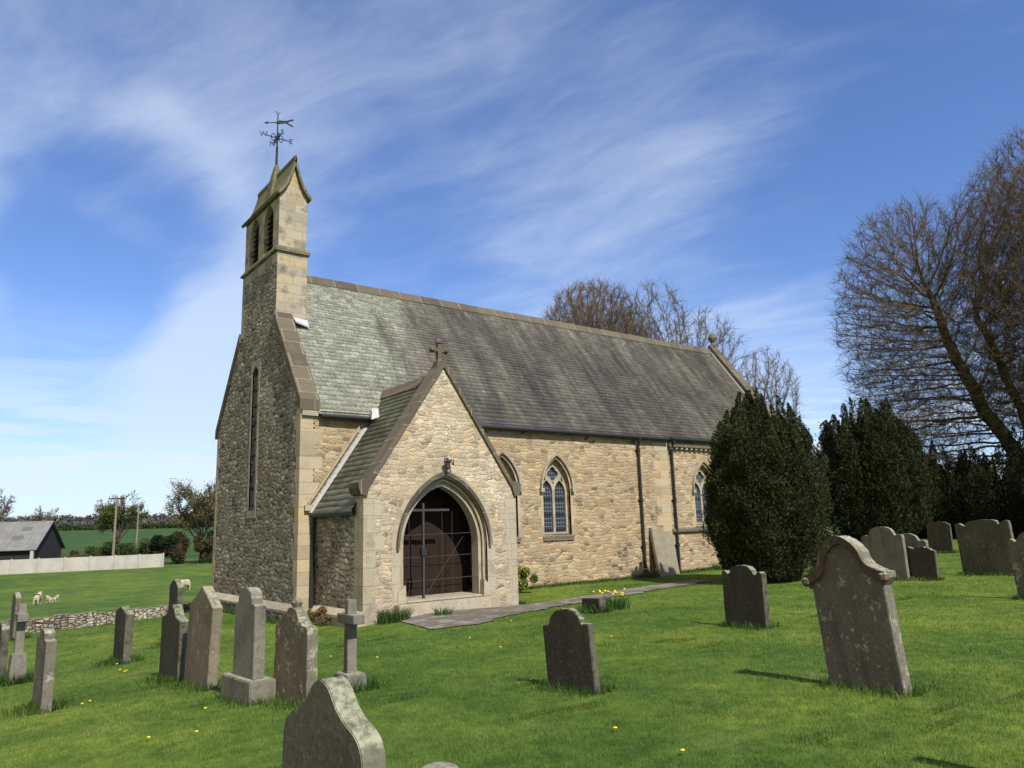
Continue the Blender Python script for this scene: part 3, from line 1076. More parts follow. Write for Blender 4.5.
mb.add([(-0.075, B0 - 0.075, 10.05), (1.005, B0 - 0.075, 10.05), (1.005, B1 + 0.075, 10.05), (-0.075, B1 + 0.075, 10.05), (0.0, B0, 10.16), (0.93, B0, 10.16), (0.93, B1, 10.16), (0.0, B1, 10.16)],
       [(0, 1, 5, 4), (1, 2, 6, 5), (2, 3, 7, 6), (3, 0, 4, 7), (4, 5, 6, 7)])
ob('string_course', mb, 'mossy_stone', bell)
OPEN = [arch(-c, 10.22, 0.40, 11.2, 11.74) for c in (2.98, 4.26)]
ob('belfry', plate('belfry', [(-(B1 - 0.03), 10.12), (-(B0 + 0.03), 10.12), (-(B0 + 0.03), 11.93), (-(B1 - 0.03), 11.93)], OPEN, 0.87, WEST(0.03)), 'ashlar', bell)
for c in (2.98, 4.26):
    mb = MB()
    mb.box(0.20, 0.22, c - 0.399, c + 0.399, 10.222, 11.72)
    for zz in np.arange(10.25, 11.5, 0.17):
        mb.prism([(0.11, c - 0.395, zz), (0.20, c - 0.395, zz + 0.10), (0.20, c - 0.395, zz + 0.12), (0.11, c - 0.395, zz + 0.02)], (0, 0.79, 0))
    ob('shade_boards', mb, 'barn_wood', bell)  # dark boards added to stand for the shade inside the openings
prof = [(-0.10, 11.84), (0.03, 11.96), (0.17, 12.18), (0.29, 12.48), (0.385, 12.80), (0.465, 13.09)]
mb = MB()
gab = [(0.03, 11.93)] + [(x, z - 0.05) for x, z in prof[2:]] + [(0.93 - x, z - 0.05) for x, z in prof[2:-1][::-1]] + [(0.90, 11.93)]
mb.prism([(x, B0 + 0.03, z) for x, z in gab], (0, B1 - B0 - 0.06, 0))
ob('bellcote_gable', mb, 'ashlar', bell)
mb = MB()
for s in (1, -1):
    X = lambda x: x if s == 1 else 0.93 - x
    A = [(X(x), B0 - 0.10, z) for x, z in prof]
    B = [(X(x + 0.05), B0 - 0.10, z - 0.075) for x, z in prof]
    mb.band(A, B, (0, B1 - B0 + 0.22, 0))
mb.box(0.43, 0.50, B0 - 0.10, B1 + 0.16, 13.05, 13.14)
ob('bellcote_roof', mb, 'mossy_stone', bell)
for (yc, s) in ((B0 - 0.07, 1),):
    for sx in (1, -1):
        mb = MB()
        X = lambda x: x if sx == 1 else 0.93 - x
        mb.prism([(X(0.06), yc, 11.98), (X(0.17), yc, 12.0), (X(0.20), yc, 12.09), (X(0.13), yc, 12.14)], (0, 0.1, 0))
        ob('cusp', mb, 'mossy_stone', bell)
mb = MB()
mb.add([(0.18, 3.40, 12.1), (0.75, 3.40, 12.1), (0.75, 3.98, 12.1), (0.18, 3.98, 12.1), (0.30, 3.50, 12.95), (0.63, 3.50, 12.95), (0.63, 3.88, 12.95), (0.30, 3.88, 12.95),
        (0.42, 3.63, 13.52), (0.51, 3.63, 13.52), (0.51, 3.75, 13.52), (0.42, 3.75, 13.52)],
       [(0, 1, 5, 4), (1, 2, 6, 5), (2, 3, 7, 6), (3, 0, 4, 7), (4, 5, 9, 8), (5, 6, 10, 9), (6, 7, 11, 10), (7, 4, 8, 11), (8, 9, 10, 11), (0, 3, 2, 1)])
ob('pinnacle', mb, 'mossy_stone', bell)
# weather vane
vane = thing('weather_vane', (0.465, 3.69, 13.5))
vane.parent = church
mb = MB()
mb.tube([(0, 0, 0), (0, 0, 0.7)], [0.042, 0.035], 8)
mb.tube([(0, 0, 0.7), (0, 0, 1.86)], [0.026, 0.018], 8)
mb.lathe([(0.0, 0), (0.05, 0.03), (0.05, 0.07), (0.0, 0.11)], (0, 0, 1.5), 8)
mb.tube([(0, 0, 1.84), (-0.07, 0.0, 1.95)], 0.014, 5)
mb.tube([(0, 0, 1.84), (0.07, 0.0, 1.95)], 0.014, 5)
ob('mast', mb, 'iron', vane)
mb = MB()
for a, ch in ((0, 'E'), (90, 'N'), (180, 'W'), (270, 'S')):
    d = Vector((math.cos(R(a)), math.sin(R(a)), 0))
    mb.tube([d * 0.02 + Vector((0, 0, 1.0)), d * 0.40 + Vector((0, 0, 1.0))], 0.017, 6)
    curl = [d * (0.05 + 0.16 * t) + Vector((0, 0, 1.0 + sg * 0.13 * math.sin(math.pi * t))) for sg in (1,) for t in np.linspace(0, 1, 7)]
    mb.tube(curl, 0.014, 5)
    mb.tube([Vector((p.x, p.y, 2.0 - p.z)) for p in curl], 0.014, 5)
    vl, fl = letter(ch, 0.24, 0.03, (d * 0.46 + Vector((0, 0, 1.0)), (0.86, -0.5, 0), (0, 0, 1)))
    mb.add(vl, fl)
ob('compass_arms', mb, 'iron', vane)
mb = MB()
dv = Vector((0.80, -0.60, 0))
pt = lambda a, z: tuple(dv * a + Vector((-0.6, -0.8, 0)) * -0.012 + Vector((0, 0, z)))
th = tuple(Vector((-0.6, -0.8, 0)) * 0.024)
for poly in ([(-0.46, 1.56), (-0.32, 1.61), (-0.33, 1.57), (-0.03, 1.57), (-0.03, 1.55), (-0.33, 1.55), (-0.32, 1.51)], [(0.03, 1.63), (0.30, 1.60), (0.30, 1.53), (0.03, 1.50)],
             [(0.26, 1.60), (0.50, 1.66), (0.53, 1.62), (0.30, 1.55)], [(0.26, 1.52), (0.48, 1.38), (0.53, 1.40), (0.30, 1.56)]):
    mb.prism([pt(a, z) for a, z in poly], th)
ob('pennant', mb, 'iron', vane)

# ------------------------------------------------------------------ porch
PA, PB, PP = 0.443, 4.911, 2.81
PM = (PA + PB) / 2
SLP = 1.466
porch = thing('porch', (0, 0, 0))
porch.parent = church
gl = lambda x: 2.50 + SLP * (min(x, 2 * PM - x) - PA)
pout = [(PA, -1.0), (PB, -1.0), (PB, 2.50), (PM, gl(PM)), (PA, 2.50)]
ob('porch_front', plate('porch_front', pout, [arch(PM, -0.06, 1.27, 1.28, 2.94)], 0.16, SOUTH(-PP)), 'porch_rubble', porch)
ob('inner_arch', plate('inner_arch', pout, [arch(PM, -0.06, 1.10, 1.28, 2.73)], 0.30, SOUTH(-PP + 0.16)), 'dressing', porch)
# moulded arch orders and hood
ob('arch_surround', plate('arch_surround', arch(PM, -0.3, 1.50, 1.24, 3.18), [arch(PM, -0.35, 1.27, 1.28, 2.94)], 0.06, SOUTH(-PP - 0.007)), 'dressing', porch)
mb = MB()
A, B = archline(PM, 1.385, 1.2, 3.09, 18), archline(PM, 1.31, 1.2, 2.99, 18)
mb.band([(p[0], -PP - 0.09, p[1]) for p in A], [(p[0], -PP - 0.07, p[1]) for p in B], (0, 0.10, 0))
ob('hood_mould', mb, 'coping', porch)
mb = MB()
pts = [(p[0], -PP + 0.10, p[1]) for p in arch(PM, 0.0, 1.215, 1.28, 2.87, 16)[1:]] + [(PM - 1.215, -PP + 0.10, 0.0)]
mb.tube(pts, 0.035, 8)
for s in (-1, 1):
    mb.prism([(PM + s * 1.12, -PP - 0.03, -0.05), (PM + s * 1.36, -PP - 0.03, -0.05), (PM + s * 1.34, -PP - 0.03, 0.22), (PM + s * 1.14, -PP - 0.03, 0.36)], (0, 0.22, 0))
ob('arch_moulding', mb, 'dressing', porch)
mb = MB()
mb.box(PA, PA + 0.42, -PP + 0.46, 0.0, -1.0, 2.30)
ob('porch_side_wall', mb, 'west_rubble', porch)
mb = MB()
mb.box(PB - 0.42, PB, -PP + 0.46, 0.0, -1.0, 2.30)
ob('porch_side_wall', mb, 'west_rubble', porch)
mb = MB()
quoins(mb, PA, -PP, 1, 1, -0.7, 2.5, 0.46, 0.26, 0.36, 0.008)
ob('quoin', mb, 'dressing', porch)
mb = MB()
quoins(mb, PB, -PP, -1, 1, -0.7, 2.5, 0.5, 0.34, 0.36, 0.008)
ob('quoin', mb, 'dressing', porch)
mb = MB()
mb.prism([(PA, -PP - 0.0, -1.0), (PA - 0.13, -PP, -1.0), (PA - 0.13, -PP, -0.32), (PA, -PP, -0.17)], (0, PP, 0))
mb.prism([(PA - 0.165, -PP - 0.03, -0.345), (PA - 0.165, -PP - 0.03, -0.28), (PA - 0.003, -PP - 0.03, -0.14), (PA - 0.003, -PP - 0.03, -0.21)], (0, PP, 0))
ob('plinth', mb, 'dressing', porch)
# step and floor
mb = MB()
mb.box(PM - 1.45, PM + 1.45, -PP - 0.28, -PP + 0.46, -0.9, -0.06)
mb.box(PM - 1.10, PM + 1.10, -PP - 0.02, -PP + 0.46, -0.055, 0.0)
ob('door_step', mb.mesh('door_step', bevel=0.015), 'dressing', porch)
mb = MB()
mb.box(PA + 0.42, PB - 0.42, -PP + 0.462, -0.001, -0.5, 0.004)
ob('porch_floor', mb, 'ashlar_grey', porch)
# porch roof: two slopes, ridge, lead flashing against the nave
PEX, PEZ = PA - 0.16, 2.11
PRZ = 5.60
pl_ = math.hypot(PM - PEX, PRZ - PEZ)
us = np.array([(PM - PEX) / pl_, 0, (PRZ - PEZ) / pl_])
pr = slates('porch_roof', 'porch_slate', (PEX, -PP + 0.36, PEZ), (0, 1, 0), us, PP - 0.36 + 0.5, pl_, 0.19, 0.15, porch, wid=0.26)
slates('porch_roof_slope', 'porch_slate', (2 * PM - PEX, -PP + 0.36, PEZ), (0, 1, 0), us * np.array([-1, 1, 1]), PP - 0.36 + 0.5, pl_, 0.19, 0.15, porch, wid=0.26)
mb = MB()
mb.prism([(PM - 0.19, -PP + 0.42, PRZ - 0.20), (PM, -PP + 0.42, PRZ + 0.09), (PM + 0.19, -PP + 0.42, PRZ - 0.20), (PM, -PP + 0.42, PRZ + 0.02)], (0, PP + 0.08, 0))
ob('ridge_tiles', mb, 'coping', pr)
mb = MB()
mb.box(PEX + 0.02, PA, -PP + 0.40, -0.002, PEZ - 0.06, PEZ + 0.02)
ob('eaves_board', mb, 'iron', porch)
mb = MB()
for i in range(9):
    t0, t1 = i / 9 * 0.66, (i + 1) / 9 * 0.66 - 0.002
    q = lambda t, a, b: (PEX + (PM - PEX) * t + a, -0.02 - b, PEZ + (PRZ - PEZ) * t + 0.05)
    mb.prism([q(t0, -0.03, 0.0), q(t1, -0.03, 0.0), q(t1, 0.015, 0.12), q(t0, 0.015, 0.12)], (-0.02, 0, 0.015))
ob('flashing', mb, 'lead', porch)
mb = MB()
mb.prism([(1.92, -0.32, 4.66), (2.10, -0.42, 4.72), (2.16, -0.25, 5.0), (2.05, -0.12, 5.02)], (-0.03, -0.02, 0.02))
ob('valley_flashing', mb, 'lead', porch)
# drip course on the nave wall over the porch roof
mb = MB()
q = lambda t, o_: (PEX - 0.06 + (PM - PEX) * t, -0.10, PEZ + 0.22 + o_ + (PRZ - PEZ) * t)
mb.prism([q(0.0, 0), q(0.60, 0), q(0.60, 0.09), q(0.0, 0.09)], (0, 0.12, 0))
mb.box(0.14, 0.42, -0.11, 0.01, 2.22, 2.36)
ob('drip_course', mb, 'dressing', church)
# coping with kneelers, and the stone cross
mb = MB()
y0c = -PP - 0.06
for s in (1, -1):
    X = lambda x: x if s == 1 else 2 * PM - x
    npc = 6
    for i in range(npc):
        xa, xb = PA + 0.0 + (PM - PA) * i / npc, PA + (PM - PA) * (i + 1) / npc - (0.004 if i < npc - 1 else 0)
        mb.prism([(X(xa), y0c, gl(xa)), (X(xb), y0c, gl(xb)), (X(xb), y0c, gl(xb) + 0.19), (X(xa), y0c, gl(xa) + 0.19)], (0, 0.52, 0))
    mb.prism([(X(PA - 0.16), y0c - 0.01, 2.66), (X(PA - 0.10), y0c - 0.01, 2.50), (X(PA + 0.06), y0c - 0.01, 2.46), (X(PA + 0.16), y0c - 0.01, 2.80), (X(PA - 0.0), y0c - 0.01, 2.86), (X(PA - 0.16), y0c - 0.01, 2.78)], (0, 0.54, 0))
ob('coping', mb, 'coping', porch)
mb = MB()
cz = 5.86
yc = -PP + 0.20
mb.box(PM - 0.13, PM + 0.13, yc - 0.13, yc + 0.13, cz - 0.12, cz + 0.10, 0.03)
mb.box(PM - 0.055, PM + 0.055, yc - 0.055, yc + 0.055, cz + 0.10, cz + 0.56)
mb.box(PM - 0.20, PM + 0.20, yc - 0.05, yc + 0.05, cz + 0.36, cz + 0.46)
for (a, b) in ((-0.21, 0.41), (0.21, 0.41), (0, 0.62)):
    mb.lathe([(0.02, -0.09), (0.085, -0.03), (0.085, 0.03), (0.02, 0.09)], (PM + a, yc, cz + b), 10)
ob('stone_cross', mb, 'coping', porch)
# church door inside, wire gates in the arch, lantern
mb = MB()
for i in range(8):
    mb.box(PM - 1.26 + i * 0.315, PM - 0.949 + i * 0.315, -PP + 0.98 + 0.012 * (i % 2), -PP + 1.03, 0.006, 2.95)
ob('inner_door', mb, 'door_wood', porch)
gate = thing('wire_gate', (0, 0, 0))
gate.parent = porch
yg = -PP + 0.25
mb = MB()
mb.box(2.16, 2.21, yg - 0.035, yg + 0.035, -0.02, 2.30)
mb.box(1.72, 2.95, yg - 0.03, yg + 0.03, 2.10, 2.155)
ob('gate_frame', mb, 'wire', gate)
mb = MB()
for z in (0.42, 0.98, 1.52):
    mb.tube([(PM - 1.05, yg, z), (PM + 1.05, yg, z + 0.02)], 0.007, 5)
for x in (1.80, 2.75, 3.05):
    mb.tube([(x, yg + 0.01, 0.02), (x, yg + 0.01, 2.1)], 0.005, 5)
mb.tube([(2.25, yg - 0.03, 0.10), (3.35, yg - 0.03, 1.45)], 0.006, 5)
ob('wire_mesh', mb, 'wire', gate)
mb = MB()
mb.box(2.12, 2.25, yg - 0.06, yg + 0.04, 1.02, 1.20)
mb.tube([(2.10, yg - 0.09, 1.02), (2.10, yg - 0.09, 1.26)], 0.018, 6)
ob('gate_latch', mb, 'iron', gate)
mb = MB()
yl = -PP - 0.16
mb.lathe([(0.03, 0), (0.075, 0.03), (0.06, 0.17), (0.10, 0.19), (0.03, 0.26), (0.0, 0.28)], (PM - 0.0, yl, 3.12), 8)
for s in (-1, 1):
    mb.tube([(PM + 0.09, -PP - 0.01, 3.28 + s * 0.02), (PM + 0.09, yl, 3.36), (PM + 0.09 + 0.08, yl, 3.30 + 0.07 * s), (PM + 0.17, yl - 0.02, 3.22)], 0.014, 5)
mb.tube([(PM, -PP, 3.40), (PM, yl, 3.40)], 0.014, 5)
ob('porch_lantern', mb, 'iron', porch)
# plumbing in the angle beside the porch
mb = MB()
mb.tube([(0.36, -0.10, 2.05), (0.36, -0.10, -0.5)], 0.05, 8)
ob('downpipe', mb, 'iron', church)

# ------------------------------------------------------------------ headstones
TUFTS = []          # x, y, radius for longer unmown grass


def smooth_half(half, n=6):
    """right half outline of (x, z) points, rounded by Catmull-Rom"""
    P_ = [np.array(p, float) for p in half]
    out = []
    for i in range(len(P_) - 1):
        p0, p1, p2, p3 = P_[max(i - 1, 0)], P_[i], P_[i + 1], P_[min(i + 2, len(P_) - 1)]
        for k in range(n):
            t = k / n
            out.append(0.5 * ((2 * p1) + (-p0 + p2) * t + (2 * p0 - 5 * p1 + 4 * p2 - p3) * t * t + (-p0 + 3 * p1 - 3 * p2 + p3) * t ** 3))
    out.append(P_[-1])
    return [tuple(p) for p in out]


def arc(cx, cz, r, a0, a1, n=10):
    return [(cx + r * math.cos(R(a0 + (a1 - a0) * i / n)), cz + r * math.sin(R(a0 + (a1 - a0) * i / n))) for i in range(n + 1)]


# right halves, x in half widths, z in heights
SHAPES = {
    'ogee': [(1.0, 0.0)] + smooth_half([(1.0, 0.70), (0.98, 0.79), (0.90, 0.84), (0.76, 0.868), (0.58, 0.888), (0.38, 0.925), (0.18, 0.982), (0.0, 1.0)], 9),
    'moulded': [(0.93, 0.0), (0.95, 0.66), (1.02, 0.68), (1.10, 0.71), (1.10, 0.745), (0.98, 0.755)] + smooth_half([(0.90, 0.765), (0.72, 0.79), (0.60, 0.83), (0.53, 0.89), (0.34, 0.955), (0.14, 0.99), (0.0, 1.0)], 4),
    'lobed': [(1.0, 0.0), (1.0, 0.83)] + smooth_half([(0.99, 0.88), (0.88, 0.905), (0.76, 0.885), (0.70, 0.855), (0.60, 0.87), (0.50, 0.93), (0.32, 0.985), (0.0, 1.0)], 5),
    'shoulder': [(1.0, 0.0), (1.0, 0.80), (0.82, 0.81), (0.76, 0.80)] + smooth_half([(0.70, 0.82), (0.62, 0.90), (0.42, 0.97), (0.2, 0.995), (0.0, 1.0)], 5),
    'triple': [(1.0, 0.0), (1.0, 0.90)] + smooth_half([(0.97, 0.945), (0.86, 0.96), (0.75, 0.935), (0.66, 0.90), (0.60, 0.91), (0.56, 0.955), (0.40, 0.985), (0.0, 1.0)], 5),
    'bighead': [(1.0, 0.0), (1.0, 0.80)] + smooth_half([(0.95, 0.835), (0.80, 0.845), (0.66, 0.83), (0.60, 0.87), (0.48, 0.945), (0.25, 0.99), (0.0, 1.0)], 5),
    'peg': [(1.0, 0.0), (1.0, 0.80), (0.86, 0.825)] + smooth_half([(0.70, 0.83), (0.48, 0.87), (0.30, 0.95), (0.16, 0.99), (0.0, 1.0)], 5),
    'gothic': [(1.0, 0.0), (1.0, 0.80), (0.0, 1.0)],
    'round': [(1.0, 0.0), (1.0, 0.86)] + smooth_half([(0.96, 0.90), (0.80, 0.95), (0.5, 0.985), (0.0, 1.0)], 5),
    'cambered': [(1.0, 0.0), (1.0, 0.90), (0.9, 0.925), (0.78, 0.93)] + smooth_half([(0.74, 0.965), (0.5, 0.99), (0.0, 1.0)], 4),
    'stepped': [(1.0, 0.0), (1.0, 0.865), (0.55, 0.885), (0.55, 0.955), (0.40, 0.985), (0.0, 1.0)],
    'obelisk': [(1.0, 0.0), (0.98, 0.80), (0.90, 0.82), (0.66, 0.825)] + smooth_half([(0.66, 0.87), (0.55, 0.95), (0.3, 0.99), (0.0, 1.0)], 4),
    'pointed': [(1.0, 0.0), (1.0, 0.88)] + smooth_half([(0.9, 0.915), (0.5, 0.96), (0.0, 1.0)], 4),
}


def stone_mesh(name, half, w, h, th, seed=0, bury=0.25, bevel=0.007, ragged=0.0, rough=0.002):
    rg = random.Random(seed)
    hp = [(x * w / 2, z * h) for x, z in half]
    hp[0] = (hp[0][0], -bury)
    left = [(-x, z) for x, z in hp[::-1][1:]]
    outline = hp + left
    pts = []
    for i, p in enumerate(outline):                                   # resample long edges and jitter for weathering
        q = outline[(i + 1) % len(outline)]
        L = math.hypot(q[0] - p[0], q[1] - p[1])
        m_ = max(1, int(L / 0.07))
        for k in range(m_):
            t = k / m_
            x, z = p[0] + (q[0] - p[0]) * t, p[1] + (q[1] - p[1]) * t
            rag = ragged if z > h * 0.82 else 0
            pts.append((x + rg.gauss(0, rough), z + rg.gauss(0, rough) - rag * rg.random()))
    bm = bmesh.new()
    vs_ = [bm.verts.new((-th / 2, x, z)) for x, z in pts]
    f = bm.faces.new(vs_)
    r = bmesh.ops.extrude_face_region(bm, geom=[f])
    bmesh.ops.translate(bm, vec=(th, 0, 0), verts=[v for v in r['geom'] if isinstance(v, bmesh.types.BMVert)])
    bmesh.ops.recalc_face_normals(bm, faces=bm.faces)
    caps = [fc for fc in bm.faces if len(fc.verts) > 6]
    ed = {e for fc in caps for e in fc.edges}
    bmesh.ops.bevel(bm, geom=list(ed), offset=bevel, segments=2, affect='EDGES', clamp_overlap=True)
    bmesh.ops.triangulate(bm, faces=[fc for fc in bm.faces if len(fc.verts) > 6])
    for f_ in bm.faces:
        f_.smooth = True
    for e in bm.edges:
        e.smooth = e.calc_face_angle(0) < 0.45
    me = bpy.data.meshes.new(name)
    bm.to_mesh(me)
    bm.free()
    return me


def headstone_at(x, y, shape, w, h, th, mat, label, rz=0.0, lean_n=0.0, lean_e=0.0, group='headstones in the churchyard', tuft=1.0, **kw):
    """face to the west; lean_n tilts the top north, lean_e tilts it east (degrees)"""
    o = ob('headstone', stone_mesh('headstone', SHAPES[shape], w, h, th, seed=int(abs(x * 97 + y * 31)), **kw), mat, None, (x, y, gz(x, y) - 0.01),
           label=label, cat='headstone', group=group)
    o.rotation_euler = (R(-lean_n), R(lean_e), R(rz))
    TUFTS.append((x, y, w / 2, tuft))
    return o


headstone_at(-6.30, -16.10, 'ogee', 0.67, 1.165, 0.10, 'stone_olive', 'thick lichen-topped headstone with swan-neck curved top, nearest the camera and cut off at the bottom', rz=3, rough=0.0004, bevel=0.004)
h1 = headstone_at(0.0, -14.86, 'moulded', 0.84, 1.52, 0.155, 'stone_mottled', 'large leaning headstone with rusty moulded arch top, standing alone on the lawn', rz=-3, lean_n=5.0)
mb = MB()
hm = [(x * 0.42, z * 1.52) for x, z in SHAPES['moulded'][3:]]
full = hm + [(-x, z) for x, z in hm[::-1][1:]]
inn = [(x * 0.86, z - 0.075) for x, z in full]
mb.band([(-0.135, x, z + 0.006) for x, z in full], [(-0.115, x, z) for x, z in inn], (0.06, 0, 0))
for s in (-1, 1):
    mb.lathe([(0.02, -0.05), (0.05, -0.02), (0.05, 0.03), (0.02, 0.06)], (-0.105, s * 0.435, 1.08), 8)
ob('moulding', mb, 'moulding_rust', h1)
headstone_at(3.57, -10.87, 'lobed', 0.84, 1.03, 0.13, 'stone_dark', 'dark headstone with rounded head and small shoulders in front of the first yew', rz=-3)
headstone_at(-1.88, -12.54, 'shoulder', 0.74, 0.86, 0.085, 'stone_dark', 'small dark headstone with semicircular head leaning left, in the middle of the lawn', rz=2, lean_n=5.5)
headstone_at(13.47, -8.33, 'bighead', 1.18, 1.45, 0.13, 'stone_grey', 'tall grey headstone with big rounded head, standing next to a low ragged one', rz=-2, lean_n=1)
headstone_at(14.35, -8.55, 'bighead', 1.10, 1.22, 0.12, 'stone_grey', 'grey headstone almost hidden close behind the tall round-headed one', rz=-2)
headstone_at(13.65, -9.16, 'cambered', 0.90, 0.92, 0.12, 'stone_dark', 'low dark headstone with crumbled ragged top next to the tall round-headed one', rz=-3, ragged=0.09)
headstone_at(25.47, -4.6, 'cambered', 0.92, 1.27, 0.13, 'stone_dark', 'dark square-topped headstone far back in the shade beside the second yew')
headstone_at(15.55, -10.15, 'triple', 1.42, 1.50, 0.14, 'stone_olive', 'very wide headstone with three-lobed top near the right edge', rz=-4, lean_n=3)
headstone_at(9.72, -13.30, 'lobed', 0.95, 1.32, 0.14, 'stone_mottled', 'mottled headstone cut off by the right edge of the photo', rz=-6, lean_n=4)
headstone_at(15.94, -5.05, 'pointed', 0.86, 1.42, 0.12, 'stone_grey', 'pale pointed headstone peeping out behind the large leaning headstone', lean_n=3)
headstone_at(-6.23, -7.11, 'stepped', 0.66, 1.02, 0.12, 'stone_mottled', 'slim stepped-top headstone seen edge-on at the far left foreground', rz=3)
headstone_at(-5.40, 6.89, 'pointed', 0.7, 1.30, 0.12, 'stone_olive', 'round-pointed headstone in front of the low stone wall behind the far left cross', rz=2)
headstone_at(-6.33, -2.23, 'round', 0.6, 0.98, 0.12, 'stone_dark', 'dark headstone half cut off by the left edge of the photo')
headstone_at(-4.42, -2.48, 'pointed', 0.80, 1.03, 0.15, 'stone_dark', 'dark headstone standing alone with dandelions at its foot, left of the leaning pair', rz=2)
headstone_at(-4.49, -6.46, 'peg', 0.88, 1.10, 0.135, 'stone_dark', 'dark headstone with peaked head and scooped shoulders, left neighbour of the brown gabled one', rz=3)
headstone_at(-4.46, -7.78, 'gothic', 0.94, 1.34, 0.14, 'stone_brown', 'tall brown headstone with straight gabled top and carved face', rz=3, lean_e=2)
headstone_at(-3.04, -0.64, 'pointed', 0.7, 1.42, 0.13, 'stone_dark', 'narrow dark headstone rising behind the one with peaked head')
headstone_at(-4.13, -10.30, 'peg', 0.82, 1.05, 0.13, 'stone_lichen', 'headstone thickly spotted with pale lichen, with a reddish knob on top', rz=4, lean_n=-1, rough=0.006)
mb = MB()
mb.lathe([(0.07, 0), (0.05, 0.05), (0.065, 0.10), (0.03, 0.15), (0.0, 0.16)], (0, 0, 1.0), 9)
ob('knob', mb, 'moulding_rust', COL.objects[-1] if False else [o for o in COL.objects if o.get('label', '').startswith('headstone thickly')][0])
headstone_at(-2.05, -17.40, 'round', 0.7, 1.0, 0.13, 'stone_grey', 'grey headstone outside the frame, casting the shadow in the lower right corner')

# tablet on a block
t = thing('headstone', (-4.42, -9.59, gz(-4.42, -9.59)), R(4), label='grey narrow tablet headstone with round head standing on a square base block', cat='headstone', group='headstones in the churchyard')
ob('tablet', stone_mesh('tablet', SHAPES['obelisk'], 0.60, 1.02, 0.14, 5, bury=0.0), 'stone_grey', t, (0, 0, 0.27))
mb = MB()
mb.box(-0.16, 0.16, -0.43, 0.43, -0.3, 0.27)
ob('base_block', mb.mesh('base_block', bevel=0.012), 'stone_grey', t)
TUFTS.append((-4.42, -9.59, 0.45, 1.0))


def cross_mesh(h, arm, wdt, th, az):
    mb = MB()
    mb.box(-th / 2, th / 2, -wdt / 2, wdt / 2, 0, h, 0.008)
    me = MB()
    mb.box(-th / 2 - 0.012, th / 2 + 0.012, -arm / 2, arm / 2, az, az + wdt * 0.95)
    return mb.mesh('cross_shaft', bevel=0.008)


for (x, y, h, arm, wd, base, rz, lab) in ((-3.41, -10.23, 0.86, 0.46, 0.115, (0.42, 0.20), 0, 'grey stone cross seen nearly edge-on, nearest the porch corner'),
                                          (-6.17, -3.15, 0.82, 0.44, 0.14, (0.36, 0.48), 2, 'stone cross on a tall tapered pedestal at the far left')):
    t = thing('cross_headstone', (x, y, gz(x, y)), R(rz), label=lab, cat='stone cross', group='stone crosses in the churchyard')
    ob('cross_shaft', cross_mesh(h, arm, wd, 0.13, h - 0.28), 'stone_grey', t, (0, 0, base[1] - 0.01))
    mb = MB()
    b2 = base[0] / 2
    mb.box(-b2 * 0.8, b2 * 0.8, -b2, b2, -0.3, base[1], 0.04)
    ob('pedestal', mb.mesh('pedestal', bevel=0.012), 'stone_grey', t)
    TUFTS.append((x, y, 0.25, 1.3))

# low kerb block beside the path, stump of stone at the picture's foot
mb = MB()
mb.box(-0.10, 0.10, -0.30, 0.30, -0.2, 0.31)
o = ob('grave_marker', mb.mesh('grave_marker', bevel=0.015), 'stone_dark', None, (4.25, -6.40, gz(4.25, -6.40)), label='low dark block-shaped grave marker beside the daffodils', cat='grave marker')
o.rotation_euler = (R(-3), 0, R(-2))
TUFTS.append((4.25, -6.4, 0.3, 1.4))
mb = MB()
mb.lathe([(0.16, -0.1), (0.15, 0.05), (0.10, 0.075), (0.0, 0.085)], (0, 0, 0), 12)
ob('grave_marker', mb.mesh('grave_marker', smooth=True), 'stone_grey', None, (-4.54, -14.05, gz(-4.54, -14.05)), label='small rounded grey stone barely showing above the grass at the bottom edge', cat='grave marker')
# slab leaning on the nave wall
mb = MB()
zb = gz(13.8, -0.7)
mb.prism([(12.98, -0.55, zb - 0.1), (14.05, -0.55, zb - 0.1), (14.20, -0.16, 1.28), (13.55, -0.15, 1.36), (13.12, -0.13, 1.46)], (0, 0.13, 0.02))
ob('leaning_slab', mb.mesh('leaning_slab', bevel=0.012), 'pale_slab', None, label='pale stone slab propped against the nave wall between two downpipes', cat='stone slab')

# ------------------------------------------------------------------ boundary wall, field walls, barn, poles


def wall_run(name, pts, h, th, mat, jag=0.05, step=0.5):
    P_ = np.array(pts, float)
    s = np.r_[0, np.cumsum(np.hypot(*np.diff(P_, axis=0).T))]
    t = np.arange(0, s[-1], step)
    X, Y = np.interp(t, s, P_[:, 0]), np.interp(t, s, P_[:, 1])
    mb = MB()
    rg = random.Random(3)
    for i in range(len(t) - 1):
        d = Vector((X[i + 1] - X[i], Y[i + 1] - Y[i], 0)).normalized()
        nrm = Vector((-d.y, d.x, 0)) * th / 2
        z0 = gz((X[i] + X[i + 1]) / 2, (Y[i] + Y[i + 1]) / 2)
        zt = z0 + h + rg.uniform(-jag, jag)
        a, b = Vector((X[i], Y[i], 0)), Vector((X[i + 1], Y[i + 1], 0)) - d * 0.02
        o_ = rg.uniform(-0.03, 0.03)
        a, b = a + nrm * o_, b + nrm * o_
        q = [a - nrm, b - nrm, b + nrm, a + nrm]
        mb.add([(p.x, p.y, z0 - 0.5) for p in q] + [(p.x - (nrm.x * 0.25 if k < 2 else -nrm.x * 0.25) * -1, p.y - (nrm.y * 0.25 if k < 2 else -nrm.y * 0.25) * -1, zt) for k, p in enumerate(q)],
               [(0, 3, 2, 1), (4, 5, 6, 7), (0, 1, 5, 4), (1, 2, 6, 5), (2, 3, 7, 6), (3, 0, 4, 7)])
    return ob(name, mb, mat)


